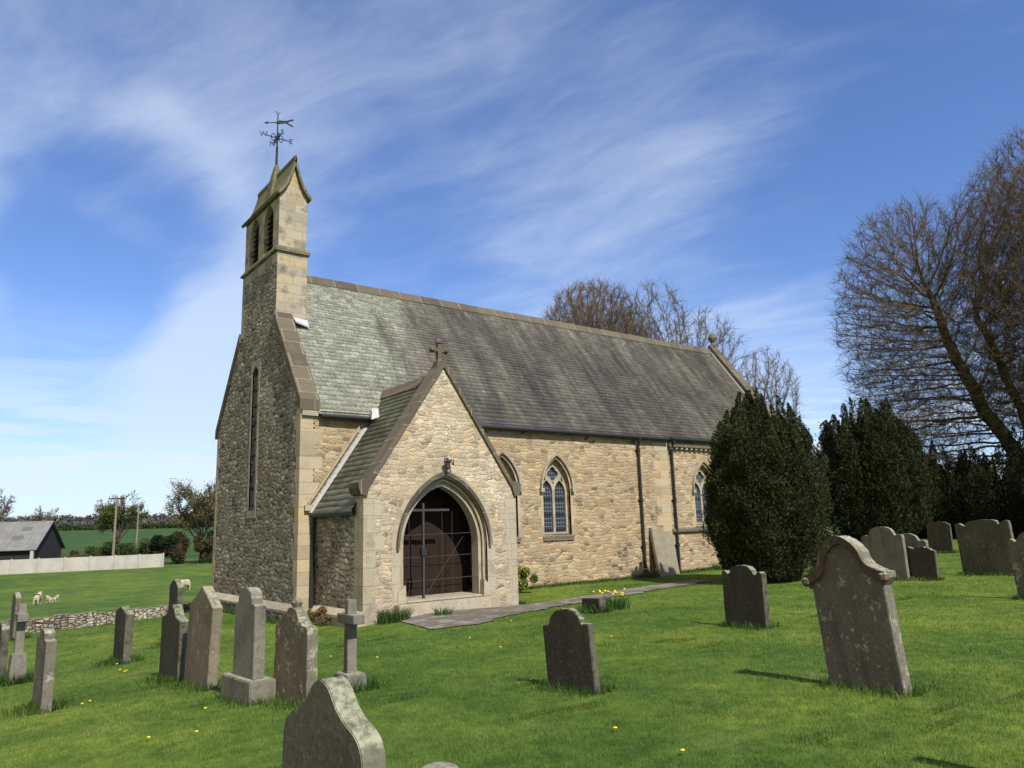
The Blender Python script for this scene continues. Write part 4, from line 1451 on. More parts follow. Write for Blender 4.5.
bw = wall_run('boundary_wall', [(-16, 9.2), (-5.43, 10.87), (-2.49, 11.53), (1.65, 12.8), (9, 15.2), (20, 18)], 0.46, 0.5, 'drystone', 0.05, 0.33)
tag(bw, 'low drystone wall separating the churchyard from the sheep field', 'stone wall')
# precast concrete panel wall beyond the field
cw = thing('panel_wall', (0, 0, 0), label='long grey concrete panel wall at the far side of the sheep field', cat='wall')
A0, A1 = Vector((-16, 71.2, 0)), Vector((12.3, 66.9, 0))
npan = 13
dvec = (A1 - A0) / npan
for i in range(npan):
    a, b = A0 + dvec * i, A0 + dvec * (i + 1)
    z0, z1 = gz(a.x, a.y), gz(b.x, b.y)
    zc = min(z0, z1)
    mb = MB()
    d = dvec.normalized()
    n_ = Vector((-d.y, d.x, 0)) * 0.05
    a2, b2 = a + d * 0.09, b - d * 0.09
    mb.prism([tuple(a2 - n_ + Vector((0, 0, zc - 0.4))), tuple(b2 - n_ + Vector((0, 0, zc - 0.4))), tuple(b2 - n_ + Vector((0, 0, zc + 1.33))), tuple(a2 - n_ + Vector((0, 0, zc + 1.33)))], tuple(n_ * 2))
    ob('panel', mb, 'concrete', cw)
for i in range(npan + 1):
    a = A0 + dvec * i
    mb = MB()
    z0 = gz(a.x, a.y)
    mb.box(a.x - 0.085, a.x + 0.085, a.y - 0.12, a.y + 0.12, z0 - 0.4, z0 + 1.40)
    ob('post', mb, 'concrete', cw)

# barn: long roof of weathered sheets over dark boarding
barn = thing('barn', (2.4, 80.6, -1.3), R(-24), label='long dark timber barn with grey corrugated roof behind the concrete wall', cat='barn')
L_, DW = 34.0, 9.5
mb = MB()
mb.box(-L_, -0.3, 0.4, 0.6, -0.6, 2.2)
mb.box(-L_, -0.3, DW - 0.6, DW - 0.4, -0.6, 2.2)
mb.box(-L_, -L_ + 0.2, 0.6, DW - 0.6, -0.6, 2.2)
mb.prism([(-0.3, 0.4, -0.6), (-0.3, DW - 0.4, -0.6), (-0.3, DW - 0.4, 2.3), (-0.3, DW / 2, 5.1), (-0.3, 0.4, 2.3)], (-0.2, 0, 0))
ob('wall', mb, 'barn_wood', barn)
mb = MB()
for z in np.arange(0.1, 2.2, 0.22):
    mb.box(-L_, -0.35, 0.36, 0.40, z, z + 0.17)
ob('boarding', mb, 'barn_wood', barn)
mb = MB()
mb.prism([(-L_ - 0.3, -0.1, 2.02), (-L_ - 0.3, DW / 2, 5.20), (-L_ - 0.3, DW / 2, 5.28), (-L_ - 0.3, -0.1, 2.10)], (L_ + 0.3, 0, 0))
mb.prism([(-L_ - 0.3, DW + 0.1, 2.02), (-L_ - 0.3, DW / 2, 5.20), (-L_ - 0.3, DW / 2, 5.28), (-L_ - 0.3, DW + 0.1, 2.10)], (L_ + 0.3, 0, 0))
rf = ob('roof', mb, 'corrugated', barn)
sp = lambda s: (-0.1 + (DW / 2 + 0.1) * s, 2.115 + 3.18 * s)
for (xa, xb, s0, s1) in ((-2.75, -1.75, 0.66, 0.78), (-3.15, -2.1, 0.36, 0.47)):
    mb = MB()
    (ya, za), (yb, zb_) = sp(s0), sp(s1)
    mb.prism([(xa, ya, za), (xb, ya, za), (xb, yb, zb_), (xa, yb, zb_)], (0, 0, 0.03))
    ob('skylight', mb, 'skylight', rf)
mb = MB()
mb.box(-0.62, -0.30, -0.02, 0.30, -0.6, 2.0)
ob('corner_post', mb, 'concrete', barn)
x_ = -16.0
while x_ < -0.5:
    mb = MB()
    mb.box(x_, x_ + 0.5, DW / 2 - 0.12, DW / 2 + 0.12, 5.27, 5.36)
    ob('ridge_vent', mb, 'corrugated', barn)
    x_ += 2.1

for (x, y, h, lab, arms) in ((8.1, 69.6, 7.35, 'tall wooden power pole with a crossarm behind the concrete wall', True), (16.1, 98.6, 6.5, 'plain wooden pole without crossarm, right of the taller power pole', False)):
    t = thing('utility_pole', (x, y, gz(x, y)), R(-38), label=lab, cat='utility pole', group='wooden poles beyond the field')
    mb = MB()
    mb.tube([(0, 0, -0.3), (0, 0, h)], [0.14, 0.10], 9)
    ob('pole', mb, 'pole_wood', t)
    if arms:
        mb = MB()
        mb.box(-0.85, 0.85, -0.05, 0.05, h - 0.28, h - 0.14)
        ob('crossarm', mb, 'iron', t)
        for xx in (-0.8, 0.0, 0.8):
            mb = MB()
            mb.lathe([(0.03, 0), (0.07, 0.06), (0.05, 0.12), (0.08, 0.2), (0.02, 0.26)], (xx, 0, h - 0.14 if xx else h), 8)
            ob('insulator', mb, 'lead', t)
    else:
        mb = MB()
        mb.lathe([(0.03, 0), (0.07, 0.06), (0.05, 0.12), (0.08, 0.2), (0.02, 0.26)], (0, 0, h), 8)
        ob('insulator', mb, 'lead_dark', t)


# ------------------------------------------------------------------ trees
def norm(a):
    return a / np.maximum(np.linalg.norm(a, axis=-1, keepdims=True), 1e-9)


def grow(start, d, length, n, wander, up, g):
    """paths (B, n+1, 3)"""
    pts = [start]
    p = start
    step = (length / n)[:, None]
    for i in range(n):
        d = norm(d + g.normal(0, wander, d.shape) + np.array([0, 0, 1.0]) * up)
        p = p + d * step
        pts.append(p)
    return np.stack(pts, 1)


def spawn(paths, rad, K, t0, t1, ang, g, spread=0.25):
    B, n1, _ = paths.shape
    t = t0 + (t1 - t0) * (np.arange(K)[None, :] + g.random((B, K))) / K
    f = t * (n1 - 1)
    i = np.minimum(f.astype(int), n1 - 2)
    fr = (f - i)[..., None]
    bi = np.arange(B)[:, None]
    a, b = paths[bi, i], paths[bi, i + 1]
    pos = a * (1 - fr) + b * fr
    tan = norm(b - a)
    rv = g.normal(0, 1, tan.shape)
    perp = norm(rv - (rv * tan).sum(-1, keepdims=True) * tan)
    an = ang + g.normal(0, spread, t.shape)
    d = tan * np.cos(an)[..., None] + perp * np.sin(an)[..., None]
    r = rad[bi, i] * (1 - fr[..., 0]) + rad[bi, i + 1] * fr[..., 0]
    return pos.reshape(-1, 3), norm(d).reshape(-1, 3), r.reshape(-1), t.reshape(-1)


def tube_np(paths, rad, sides):
    B, n1, _ = paths.shape
    tan = np.empty_like(paths)
    tan[:, 1:-1] = paths[:, 2:] - paths[:, :-2]
    tan[:, 0] = paths[:, 1] - paths[:, 0]
    tan[:, -1] = paths[:, -1] - paths[:, -2]
    tan = norm(tan)
    a = norm(np.cross(tan, np.array([0.31, 0.22, 0.93]) + 0 * tan))
    b = np.cross(tan, a)
    k = np.arange(sides) * 2 * np.pi / sides
    V = paths[:, :, None, :] + rad[:, :, None, None] * (a[:, :, None, :] * np.cos(k)[None, None, :, None] + b[:, :, None, :] * np.sin(k)[None, None, :, None])
    idx = np.arange(B * n1 * sides).reshape(B, n1, sides)
    nxt = np.roll(idx, -1, axis=2)
    F_ = np.stack([idx[:, :-1], nxt[:, :-1], nxt[:, 1:], idx[:, 1:]], -1).reshape(-1, 4)
    return V.reshape(-1, 3), F_


def join(parts):
    V, F_, b = [], [], 0
    for v, f in parts:
        V.append(v)
        F_.append(f + b)
        b += len(v)
    return np.concatenate(V), np.concatenate(F_)


def bare_tree(name, seed, stems, levels, twig_r=0.010):
    """stems: list of (start, dir, length, radius, up); levels: dicts for the branch orders"""
    g = np.random.default_rng(seed)
    thick, thin = [], []
    start = np.array([s[0] for s in stems], float)
    d = norm(np.array([s[1] for s in stems], float))
    ln = np.array([s[2] for s in stems], float)
    r0 = np.array([s[3] for s in stems], float)
    n = 12
    up = np.array([s[4] for s in stems])[:, None]
    pts = [start]
    p = start
    for i in range(n):
        d = norm(d + g.normal(0, 0.07, d.shape) + np.array([0, 0, 1.0]) * up)
        p = p + d * (ln / n)[:, None]
        pts.append(p)
    paths = np.stack(pts, 1)
    rad = r0[:, None] * np.linspace(1, 0.05, n + 1)[None]
    thick.append(tube_np(paths, rad, 9))
    tl = np.ones(len(stems)) * ln
    for li, L in enumerate(levels):
        pos, dd, pr_, t_ = spawn(paths, rad, L['k'], L.get('t0', 0.25), 1.0, L['ang'], g, L.get('spread', 0.25))
        par = np.repeat(tl, L['k'])
        ln = par * L['len'] * (1.15 - 0.62 * t_) * g.uniform(0.7, 1.25, len(pos))
        npt = L.get('n', 6)
        paths = grow(pos, dd, ln, npt, L.get('wander', 0.14), L.get('up', 0.06), g)
        rb = np.minimum(pr_ * L['rf'], np.maximum(ln * 0.03, twig_r))
        rad = np.maximum(rb[:, None] * np.linspace(1, 0.25, npt + 1)[None], twig_r * (1.0 if li == len(levels) - 1 else 1.1))
        tl = ln
        (thin if li >= len(levels) - 2 else thick).append(tube_np(paths, rad, 3 if li >= len(levels) - 2 else 6))
    return join(thick), join(thin), paths


def tree_obj(loc, thick, thin, bark, twig, label, group, rz=0.0, cat='tree', sc=1.0):
    t = thing('bare_tree', loc, rz, label=label, cat=cat, group=group)
    t.scale = (sc,) * 3
    ob('trunk', mesh_np('trunk', *thick, smooth=True), bark, t)
    ob('crown', mesh_np('crown', *thin), twig, t)
    return t


def colonise(seed, stems, blobs, n_att, step=0.32, kill=0.6, infl=4.0, up=0.12, twigs=3, twig_len=0.75, tip_r=0.007, shell=0.5, expo=2.35, max_it=140):
    """branches grow towards points scattered through the crown's lobes; radii follow from the number of tips fed"""
    g = np.random.default_rng(seed)
    A = []
    vol = np.array([b[1][0] * b[1][1] * b[1][2] for b in blobs])
    for (c, rad), m_ in zip(blobs, (n_att * vol / vol.sum()).astype(int)):
        d = norm(g.normal(0, 1, (m_, 3)))
        A.append(np.array(c) + d * np.array(rad) * (g.random((m_, 1)) ** (shell / 1.5)))
    A = np.concatenate(A)
    pos, par = [], []
    for st_ in stems:                                                  # stems: polylines from the ground
        P_ = np.array(st_, float)
        sl_ = np.r_[0, np.cumsum(np.linalg.norm(np.diff(P_, axis=0), axis=1))]
        t = np.arange(0, sl_[-1], step)
        Q = np.stack([np.interp(t, sl_, P_[:, k]) for k in range(3)], -1)
        Q[1:] += np.cumsum(g.normal(0, 0.025, Q[1:].shape), axis=0)
        for i, q in enumerate(Q):
            par.append(len(pos) - 1 if i else -1)
            pos.append(q)
    pos, par = np.array(pos), np.array(par)
    nd = np.full(len(A), 1e9)
    ni = np.zeros(len(A), int)

    def update(i0, i1):
        for c0 in range(i0, i1, 400):
            c1 = min(i1, c0 + 400)
            d = np.linalg.norm(A[:, None] - pos[None, c0:c1], axis=2)
            j = d.argmin(1)
            dm_ = d[np.arange(len(A)), j]
            b_ = dm_ < nd
            nd[b_] = dm_[b_]
            ni[b_] = j[b_] + c0
    update(0, len(pos))
    used = set()
    for it in range(max_it):
        act = (nd < infl) & (nd > kill)
        if it < 10:
            act = nd > kill
        if not act.any():
            break
        dirs = np.zeros((len(pos), 3))
        np.add.at(dirs, ni[act], norm(A[act] - pos[ni[act]]))
        src_ = np.unique(ni[act])
        nd_ = norm(dirs[src_]) + np.array([0, 0, up]) + g.normal(0, 0.10, (len(src_), 3))
        new = pos[src_] + norm(nd_) * step
        ok = []
        for k, (i_, q) in enumerate(zip(src_, new)):
            key = (int(i_), tuple(np.round((q - pos[i_]) / step * 1.6).astype(int)))
            if key not in used:
                used.add(key)
                ok.append(k)
        if not ok:
            break
        i0 = len(pos)
        pos = np.concatenate([pos, new[ok]])
        par = np.concatenate([par, src_[ok]])
        update(i0, len(pos))
        keep_ = nd > kill
        A, nd, ni = A[keep_], nd[keep_], ni[keep_]
    n = len(pos)
    w_ = np.zeros(n)
    nch = np.bincount(par[par >= 0], minlength=n)
    w_[nch == 0] = 1
    for i_ in range(n - 1, -1, -1):
        if par[i_] >= 0:
            w_[par[i_]] += w_[i_]
    rad = tip_r * 1.25 * np.maximum(w_, 1) ** (1 / expo)
    ch = np.where(par >= 0)[0]
    # continuous limbs: a child starts at its own radius unless it is the main continuation
    r0 = np.minimum(rad[par[ch]], rad[ch] * 1.35)
    seg = np.stack([pos[par[ch]], pos[ch] + (pos[ch] - pos[par[ch]]) * 0.06], 1)
    rr_ = np.stack([r0, rad[ch]], 1)
    big_ = rad[ch] > 0.055
    thick = tube_np(seg[big_], rr_[big_], 8)
    fine = [tube_np(seg[~big_], rr_[~big_], 4)]
    # twigs along the thin wood
    thin_i = ch[(rad[ch] < tip_r * 4.5)]
    src_ = np.repeat(thin_i, twigs)
    d0 = norm(pos[src_] - pos[par[src_]])
    rv = norm(g.normal(0, 1, d0.shape))
    d = norm(d0 + rv * 0.85 + np.array([0, 0, 0.22]))
    ln = twig_len * g.uniform(0.35, 1.25, len(src_))
    paths = grow(pos[src_] - (pos[src_] - pos[par[src_]]) * g.random((len(src_), 1)), d, ln, 3, 0.16, 0.07, g)
    fine.append(tube_np(paths, np.tile(tip_r * np.array([[0.95, 0.8, 0.65, 0.45]]), (len(src_), 1)), 3))
    return thick, join(fine), pos[thin_i]


lx, ly = 37.6, -5.6
th_, tn_, _ = colonise(5, [[(0, 0, -0.4), (-0.2, 1.0, 2.4), (-0.6, 2.9, 6.5), (-0.9, 4.2, 10.5), (-1.1, 4.7, 13.5)], [(0.1, -0.1, -0.4), (0.0, 0.7, 3.0), (0.1, 1.9, 8.0), (0.0, 2.8, 12.5)],
                           [(0.3, -0.4, -0.4), (0.4, -0.3, 5.0), (0.7, 0.0, 11.0)], [(0.2, -0.8, -0.4), (0.6, -2.0, 4.0), (1.2, -3.6, 9.0)]],
                       [((-0.8, 5.5, 12.0), (4.2, 4.9, 7.6)), ((-0.4, 6.0, 6.8), (3.6, 4.2, 4.8)), ((0.6, 0.8, 12.2), (4.5, 4.4, 8.0)), ((1.2, -4.2, 11.0), (4.5, 4.6, 8.0))],
                       22000, up=0.34, shell=0.66, tip_r=0.0085, step=0.27, kill=0.36, infl=2.6, twigs=5, twig_len=0.85, expo=2.05)
tree_obj((lx, ly, gz(lx, ly)), th_, tn_, 'ivy_bark', 'twig', 'huge bare lime with several leaning ivy-dark stems at the right edge', 'bare limes at the right')
th2, tn2, _ = colonise(9, [[(0, 0, -0.4), (0.1, 0.3, 5.0), (0.2, 0.5, 11.0), (0.2, 0.6, 16.0)], [(-0.1, 0.2, -0.4), (-0.3, 1.6, 5.0), (-0.5, 3.0, 11.0)], [(0.1, -0.2, -0.4), (0.3, -1.8, 5.0), (0.5, -3.2, 11.0)]],
                       [((0, 1.6, 14.5), (5.0, 5.0, 9.0)), ((0, -2.6, 14.5), (5.0, 5.6, 9.6)), ((0, 0.0, 8.0), (6.0, 7.0, 4.0))], 18000, up=0.34, shell=0.66, tip_r=0.0085, step=0.29, kill=0.40, infl=2.7, twigs=5, twig_len=0.95, expo=2.05)
tree_obj((41.8, -7.6, gz(41.8, -7.6)), th2, tn2, 'ivy_bark', 'twig', 'taller bare lime behind the many-stemmed one, cut off by the right edge', 'bare limes at the right')
a1, b1, _ = colonise(21, [[(0, 0, -0.3), (0.1, 0.1, 5.0), (0.0, 0.2, 9.0)], [(0.0, 0, 3.5), (1.2, -0.8, 8.0)], [(0, 0, 3.5), (-1.2, 0.9, 8.0)], [(0, 0, 4.0), (0.6, 1.4, 8.5)]],
                     [((0, 0, 14.2), (4.6, 4.6, 6.3)), ((-2.2, 2.2, 12.0), (3.8, 3.8, 4.6)), ((1.8, -1.9, 12.6), (3.4, 3.4, 4.6))], 15000, up=0.02, shell=0.75, tip_r=0.010, step=0.25, kill=0.33, infl=2.4, twigs=6, twig_len=0.75, expo=2.25)
tree_obj((31.9, 21.7, gz(31.9, 21.7)), a1, b1, 'bark', 'red_twig', 'round-crowned bare reddish tree rising behind the middle of the church roof', 'bare trees behind the church')
a2, b2, _ = colonise(24, [[(0, 0, -0.3), (0.1, 0.1, 5.0), (0.0, 0.2, 9.5)], [(0.0, 0, 3.5), (1.0, -1.2, 8.5)], [(0, 0, 3.5), (-1.2, 1.0, 8.5)]],
                     [((-0.8, 1.2, 14.0), (3.6, 3.6, 5.2)), ((1.4, -1.8, 12.6), (3.4, 3.4, 4.4)), ((0, 0, 9.5), (4.6, 4.6, 3.0))], 3600, up=0.02, shell=0.8, tip_r=0.011, step=0.3, kill=0.55, infl=3.0, twigs=5, twig_len=0.8, expo=2.2)
tree_obj((37.3, 18.2, gz(37.3, 18.2)), a2, b2, 'bark', 'grey_twig', 'open-branched bare tree behind the east end of the roof', 'bare trees behind the church', rz=0.4, sc=1.04)
tree_obj((39.5, 12.6, gz(39.5, 12.6)), a2, b2, 'bark', 'grey_twig', 'lower bare tree right of the east gable, partly behind the first yew', 'bare trees behind the church', rz=2.1, sc=0.70)


def round_stems(h, n, spread, seed):
    g = random.Random(seed)
    out = [((0, 0, -0.3), (0.02, 0.03, 1), h * 0.86, h * 0.022, 0.02)]
    for i in range(n):
        a = 2 * math.pi * i / n + g.uniform(-0.3, 0.3)
        out.append(((0, 0, h * g.uniform(0.18, 0.32)), (math.cos(a) * spread, math.sin(a) * spread, 1), h * g.uniform(0.52, 0.66), h * 0.012, 0.03))
    return out


def leaf_cloud(C_, size, dirs, g, tint, aspect=0.5, tilt=0.6):
    """one small kite per centre, long axis along dirs with scatter"""
    n = len(C_)
    ax_ = norm(dirs + g.normal(0, tilt, (n, 3)))
    sd_ = norm(np.cross(ax_, g.normal(0, 1, (n, 3))))
    s = (size * g.uniform(0.6, 1.3, n))[:, None]
    V = np.stack([C_ - ax_ * s * 0.5, C_ + sd_ * s * aspect * 0.5, C_ + ax_ * s * 0.5, C_ - sd_ * s * aspect * 0.5], 1).reshape(-1, 3)
    F_ = np.arange(n * 4).reshape(n, 4)
    return V, F_, np.repeat(tint, 4, axis=0)


def yew_mesh(H, Rb, nsp, nleaf, seed, dark=1.0, squash=1.0):
    """Irish yew: a sheaf of upright plumes on an egg-shaped footprint"""
    g = np.random.default_rng(seed)
    rr = Rb * np.sqrt(g.random(nsp)) * 0.92
    aa0 = np.arange(nsp // 2) * 2 * np.pi / (nsp // 2)
    rr[: nsp // 2] = Rb * g.uniform(0.70, 0.98, nsp // 2)
    aa = g.random(nsp) * 2 * np.pi
    aa[: nsp // 2] = aa0 + g.normal(0, 0.05, nsp // 2)
    cx, cy = rr * np.cos(aa), rr * np.sin(aa) * squash
    top = H * (0.60 + 0.40 * np.sqrt(np.clip(1 - (rr / (Rb * 1.04)) ** 2.2, 0, 1))) * np.where(g.random(nsp) < 0.3, g.uniform(0.98, 1.04, nsp), g.uniform(0.78, 0.98, nsp))
    bot = np.where(rr > Rb * 0.6, g.uniform(0.05, 0.45, nsp) * H * 0.5, 0.1)
    pr_ = g.uniform(0.24, 0.46, nsp) * Rb / 2.0
    k = g.choice(nsp, nleaf, p=(top - bot) * pr_ / ((top - bot) * pr_).sum())
    t = g.random(nleaf) ** 0.85
    prof_ = np.sqrt(np.clip(np.sin(np.pi * np.clip(0.12 + 0.88 * t, 0, 1)) , 0, 1)) * (1 - 0.35 * t)
    an = g.random(nleaf) * 2 * np.pi
    lump = 1 + 0.20 * np.sin(t * 23 + k * 1.7 + 2.0 * np.sin(an * 2 + k)) + 0.16 * np.sin(t * 57 + k * 2.9 + 3 * np.sin(an * 3 + k))
    rad = pr_[k] * prof_ * lump * (0.55 + 0.5 * np.sqrt(g.random(nleaf)))
    # plumes bow outward at mid height, narrow foot
    zz = bot[k] + (top[k] - bot[k]) * t
    bow = 0.70 + 0.36 * np.sin(np.pi * np.clip(zz / H, 0, 1) ** 0.8)
    C_ = np.stack([cx[k] * bow + rad * np.cos(an), cy[k] * bow + rad * np.sin(an), zz], -1)
    bulge = np.sin(C_[:, 0] * 3.9 + 1.3 * np.sin(C_[:, 2] * 2.1) + seed) * np.sin(C_[:, 1] * 3.5 + 1.1 * np.sin(C_[:, 2] * 1.7)) * np.sin(C_[:, 2] * 3.3 + seed)
    C_[:, :2] *= (1 + 0.13 * bulge * np.clip(C_[:, 2:3].ravel() / 0.8, 0, 1))[:, None]
    stray = g.random(nleaf) < 0.05
    C_[stray] += np.stack([np.cos(an), np.sin(an), np.ones(nleaf) * 0.8], -1)[stray] * g.random((stray.sum(), 1)) * 0.16
    dirs = np.stack([np.cos(an) * 0.5, np.sin(an) * 0.5, np.ones(nleaf) * 0.9], -1)
    v = g.random((nleaf, 1))
    plume = g.random(nsp)[k][:, None]
    tint = dark * (np.array([[0.020, 0.028, 0.009]]) * (1 - v) + np.array([[0.050, 0.060, 0.018]]) * v) * (0.55 + 0.8 * plume)
    V, F_, T = leaf_cloud(C_, 0.088 * Rb / 2.0 + 0.012, dirs, g, tint, 0.42, 0.45)
    # dark closed core that makes the crown opaque
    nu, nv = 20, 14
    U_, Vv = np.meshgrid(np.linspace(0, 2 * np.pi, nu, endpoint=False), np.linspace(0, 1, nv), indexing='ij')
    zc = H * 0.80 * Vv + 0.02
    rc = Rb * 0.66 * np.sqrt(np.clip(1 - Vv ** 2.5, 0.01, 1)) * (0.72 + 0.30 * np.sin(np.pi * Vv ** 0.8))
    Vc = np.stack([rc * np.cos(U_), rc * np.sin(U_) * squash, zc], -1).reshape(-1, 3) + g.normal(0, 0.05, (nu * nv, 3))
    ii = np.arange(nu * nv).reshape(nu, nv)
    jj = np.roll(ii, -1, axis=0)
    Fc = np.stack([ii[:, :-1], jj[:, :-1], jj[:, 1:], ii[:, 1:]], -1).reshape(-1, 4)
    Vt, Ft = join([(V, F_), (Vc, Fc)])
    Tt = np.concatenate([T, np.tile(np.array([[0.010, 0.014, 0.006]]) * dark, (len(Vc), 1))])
    return Vt, Ft, Tt


def evergreen(name, loc, H, Rb, nsp, nleaf, seed, label, cat, group, dark=1.0, rz=0.0):
    t = thing(name, loc, rz, label=label, cat=cat, group=group)
    mb = MB()
    mb.tube([(0, 0, -0.3), (0.05, 0, H * 0.3), (0, 0.05, H * 0.75)], [Rb * 0.16, Rb * 0.12, Rb * 0.05], 8)
    ob('trunk', mb, 'bark', t)
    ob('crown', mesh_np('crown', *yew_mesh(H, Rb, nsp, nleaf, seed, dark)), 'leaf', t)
    return t


evergreen('yew_tree', (12.42, -5.42, gz(12.42, -5.42) - 0.05), 5.75, 1.60, 150, 230000, 31, 'dark churchyard yew with many upright spires in front of the chancel', 'yew tree', 'yews beside the church')
evergreen('yew_tree', (28.6, -0.4, gz(28.6, -0.4) - 0.05), 7.3, 2.42, 140, 170000, 32, 'second dark yew farther right, behind the tall round-headed headstone', 'yew tree', 'yews beside the church', 0.8)
hedge_src = None
for i, (x, y, H, Rb, lab) in enumerate(((36.0, 0.0, 5.2, 2.2, 'dark conifer next to the second yew in the shaded hedge'), (36.2, -2.3, 4.7, 2.0, 'dark conifer in the shaded hedge below the lime branches'),
                                        (36.0, -4.6, 5.4, 2.3, 'dark conifer in the shaded hedge below the leaning lime stems'), (34.5, -7.4, 5.2, 2.4, 'dark conifer at the right end of the shaded hedge'),
                                        (40.0, 2.8, 4.6, 2.4, 'dark conifer mostly hidden behind the second yew'))):
    if hedge_src is None:
        hedge_src = evergreen('conifer', (x, y, gz(x, y) - 0.05), 5.0, 2.1, 55, 42000, 40, lab, 'conifer', 'conifer hedge under the limes', 0.7)
        t = hedge_src
    else:
        t = copy_tree(hedge_src)
        t.location = (x, y, gz(x, y) - 0.05)
        t['label'] = lab
    t.rotation_euler = (0, 0, i * 1.3)
    t.scale = (Rb / 2.1, Rb / 2.1, H / 5.0)
# dark shed under the trees at the right
sh = thing('shed', (33.0, -8.6, gz(33, -8.6)), R(25), label='low dark shed with sloping boarded roof under the trees at the right edge', cat='shed')
mb = MB()
mb.box(-1.3, 1.3, -1.6, 1.6, -0.3, 1.5)
ob('wall', mb, 'barn_wood', sh)
mb = MB()
for i in range(7):
    t0 = i / 7
    mb.prism([(-1.6 + 1.6 * t0, -1.8, 1.4 + 1.0 * t0), (-1.6 + 1.6 * (t0 + 0.155), -1.8, 1.4 + 1.0 * (t0 + 0.155)), (-1.6 + 1.6 * (t0 + 0.155), -1.8, 1.46 + 1.0 * (t0 + 0.14)), (-1.6 + 1.6 * t0, -1.8, 1.47 + 1.0 * t0)], (0, 3.6, 0))
mb.prism([(0, -1.8, 2.4), (1.6, -1.8, 1.4), (1.6, -1.8, 1.47), (0, -1.8, 2.47)], (0, 3.6, 0))
ob('roof', mb, 'lead_dark', sh)


# leafy trees and bushes on the left
def bush_mesh(H, Rx, n, seed, c0, c1, lumps=9, size=0.16, base=0.0):
    g = np.random.default_rng(seed)
    lc = np.stack([g.normal(0, Rx * 0.42, lumps), g.normal(0, Rx * 0.42, lumps), base + (H - base) * g.uniform(0.18, 0.85, lumps)], -1)
    lr = g.uniform(0.28, 0.5, lumps) * min(Rx, H)
    k = g.integers(0, lumps, n)
    d = norm(g.normal(0, 1, (n, 3)))
    C_ = lc[k] + d * lr[k][:, None] * (g.random((n, 1)) ** 0.45)
    C_[:, 2] = np.clip(C_[:, 2], 0.03, H)
    v = g.random((n, 1))
    tint = np.array([c0]) * (1 - v) + np.array([c1]) * v
    return leaf_cloud(C_, size, d + np.array([0, 0, 0.4]), g, tint, 0.6, 0.8)


def bush(name, x, y, H, Rx, n, seed, c0, c1, label, cat, group, size=0.16, lumps=9, base=0.0, trunk=True):
    t = thing(name, (x, y, gz(x, y)), label=label, cat=cat, group=group)
    if trunk:
        mb = MB()
        mb.tube([(0, 0, -0.3), (0.1, 0, H * 0.35), (0, 0.1, H * 0.7)], [0.035 * H, 0.025 * H, 0.01 * H], 7)
        for a in range(5):
            mb.tube([(0.05, 0, H * 0.25), (Rx * 0.5 * math.cos(a * 1.26), Rx * 0.5 * math.sin(a * 1.26), H * 0.65)], [0.016 * H, 0.005 * H], 5)
        ob('trunk', mb, 'bark', t)
    ob('crown', mesh_np('crown', *bush_mesh(H, Rx, n, seed, c0, c1, lumps, size, base)), 'leaf', t)
    return t


SMALL = [dict(k=8, len=0.5, ang=0.55, rf=0.5, t0=0.3, up=0.08, n=6), dict(k=7, len=0.5, ang=0.6, rf=0.6, t0=0.2, up=0.05, n=4), dict(k=6, len=0.55, ang=0.6, rf=0.7, t0=0.2, n=3)]
a3, b3, p3 = bare_tree('hawthorn', 51, round_stems(9.5, 5, 0.5, 9), SMALL, 0.022)
FG = 'trees beyond the sheep field'
t = tree_obj((15.2, 106.0, gz(15.2, 106)), a3, b3, 'bark', 'grey_twig', 'tall half-leafed tree beside the power pole', FG)
g_ = np.random.default_rng(3)
tips = p3.reshape(-1, 3)
tips = tips[tips[:, 2] < 7.0]
Cq = tips[g_.integers(0, len(tips), 9000)] + g_.normal(0, 0.22, (9000, 3))
vv = g_.random((9000, 1))
ob('foliage', mesh_np('foliage', *leaf_cloud(Cq, 0.22, g_.normal(0, 1, (9000, 3)), g_, np.array([[0.055, 0.085, 0.02]]) * (1 - vv) + np.array([[0.10, 0.13, 0.03]]) * vv, 0.6)), 'leaf', t)
# the tree close to the church's corner
t = tree_obj((17.6, 72.4, gz(17.6, 72.4)), a3, b3, 'bark', 'grey_twig', 'brownish budding tree next to the church wall', FG, rz=1.0, sc=1.02)
Cq = p3.reshape(-1, 3)[g_.integers(0, p3.size // 3, 9000)] + g_.normal(0, 0.25, (9000, 3))
vv = g_.random((9000, 1))
ob('foliage', mesh_np('foliage', *leaf_cloud(Cq, 0.17, g_.normal(0, 1, (9000, 3)), g_, np.array([[0.075, 0.07, 0.025]]) * (1 - vv) + np.array([[0.12, 0.11, 0.04]]) * vv, 0.6)), 'leaf', t)
bush('evergreen_bush', 13.6, 72.6, 3.2, 1.7, 14000, 61, (0.012, 0.026, 0.012), (0.03, 0.055, 0.02), 'dark green evergreen bush right of the end of the concrete wall', 'bush', 'bushes beyond the sheep field', 0.2)
bush('brown_bush', 15.9, 72.9, 3.9, 1.8, 12000, 62, (0.062, 0.052, 0.03), (0.11, 0.095, 0.05), 'brown twiggy bush between the evergreen bush and the budding tree', 'bush', 'bushes beyond the sheep field', 0.16)
bush('brown_bush', 17.8, 71.0, 3.2, 1.7, 9000, 64, (0.05, 0.045, 0.02), (0.09, 0.085, 0.03), 'low brown-green bush at the foot of the budding tree', 'bush', 'bushes beyond the sheep field', 0.16)
bush('brown_bush', 19.5, 74.0, 6.5, 2.6, 12000, 63, (0.06, 0.055, 0.022), (0.10, 0.095, 0.035), 'olive bush just behind the church corner', 'bush', 'bushes beyond the sheep field', 0.2)
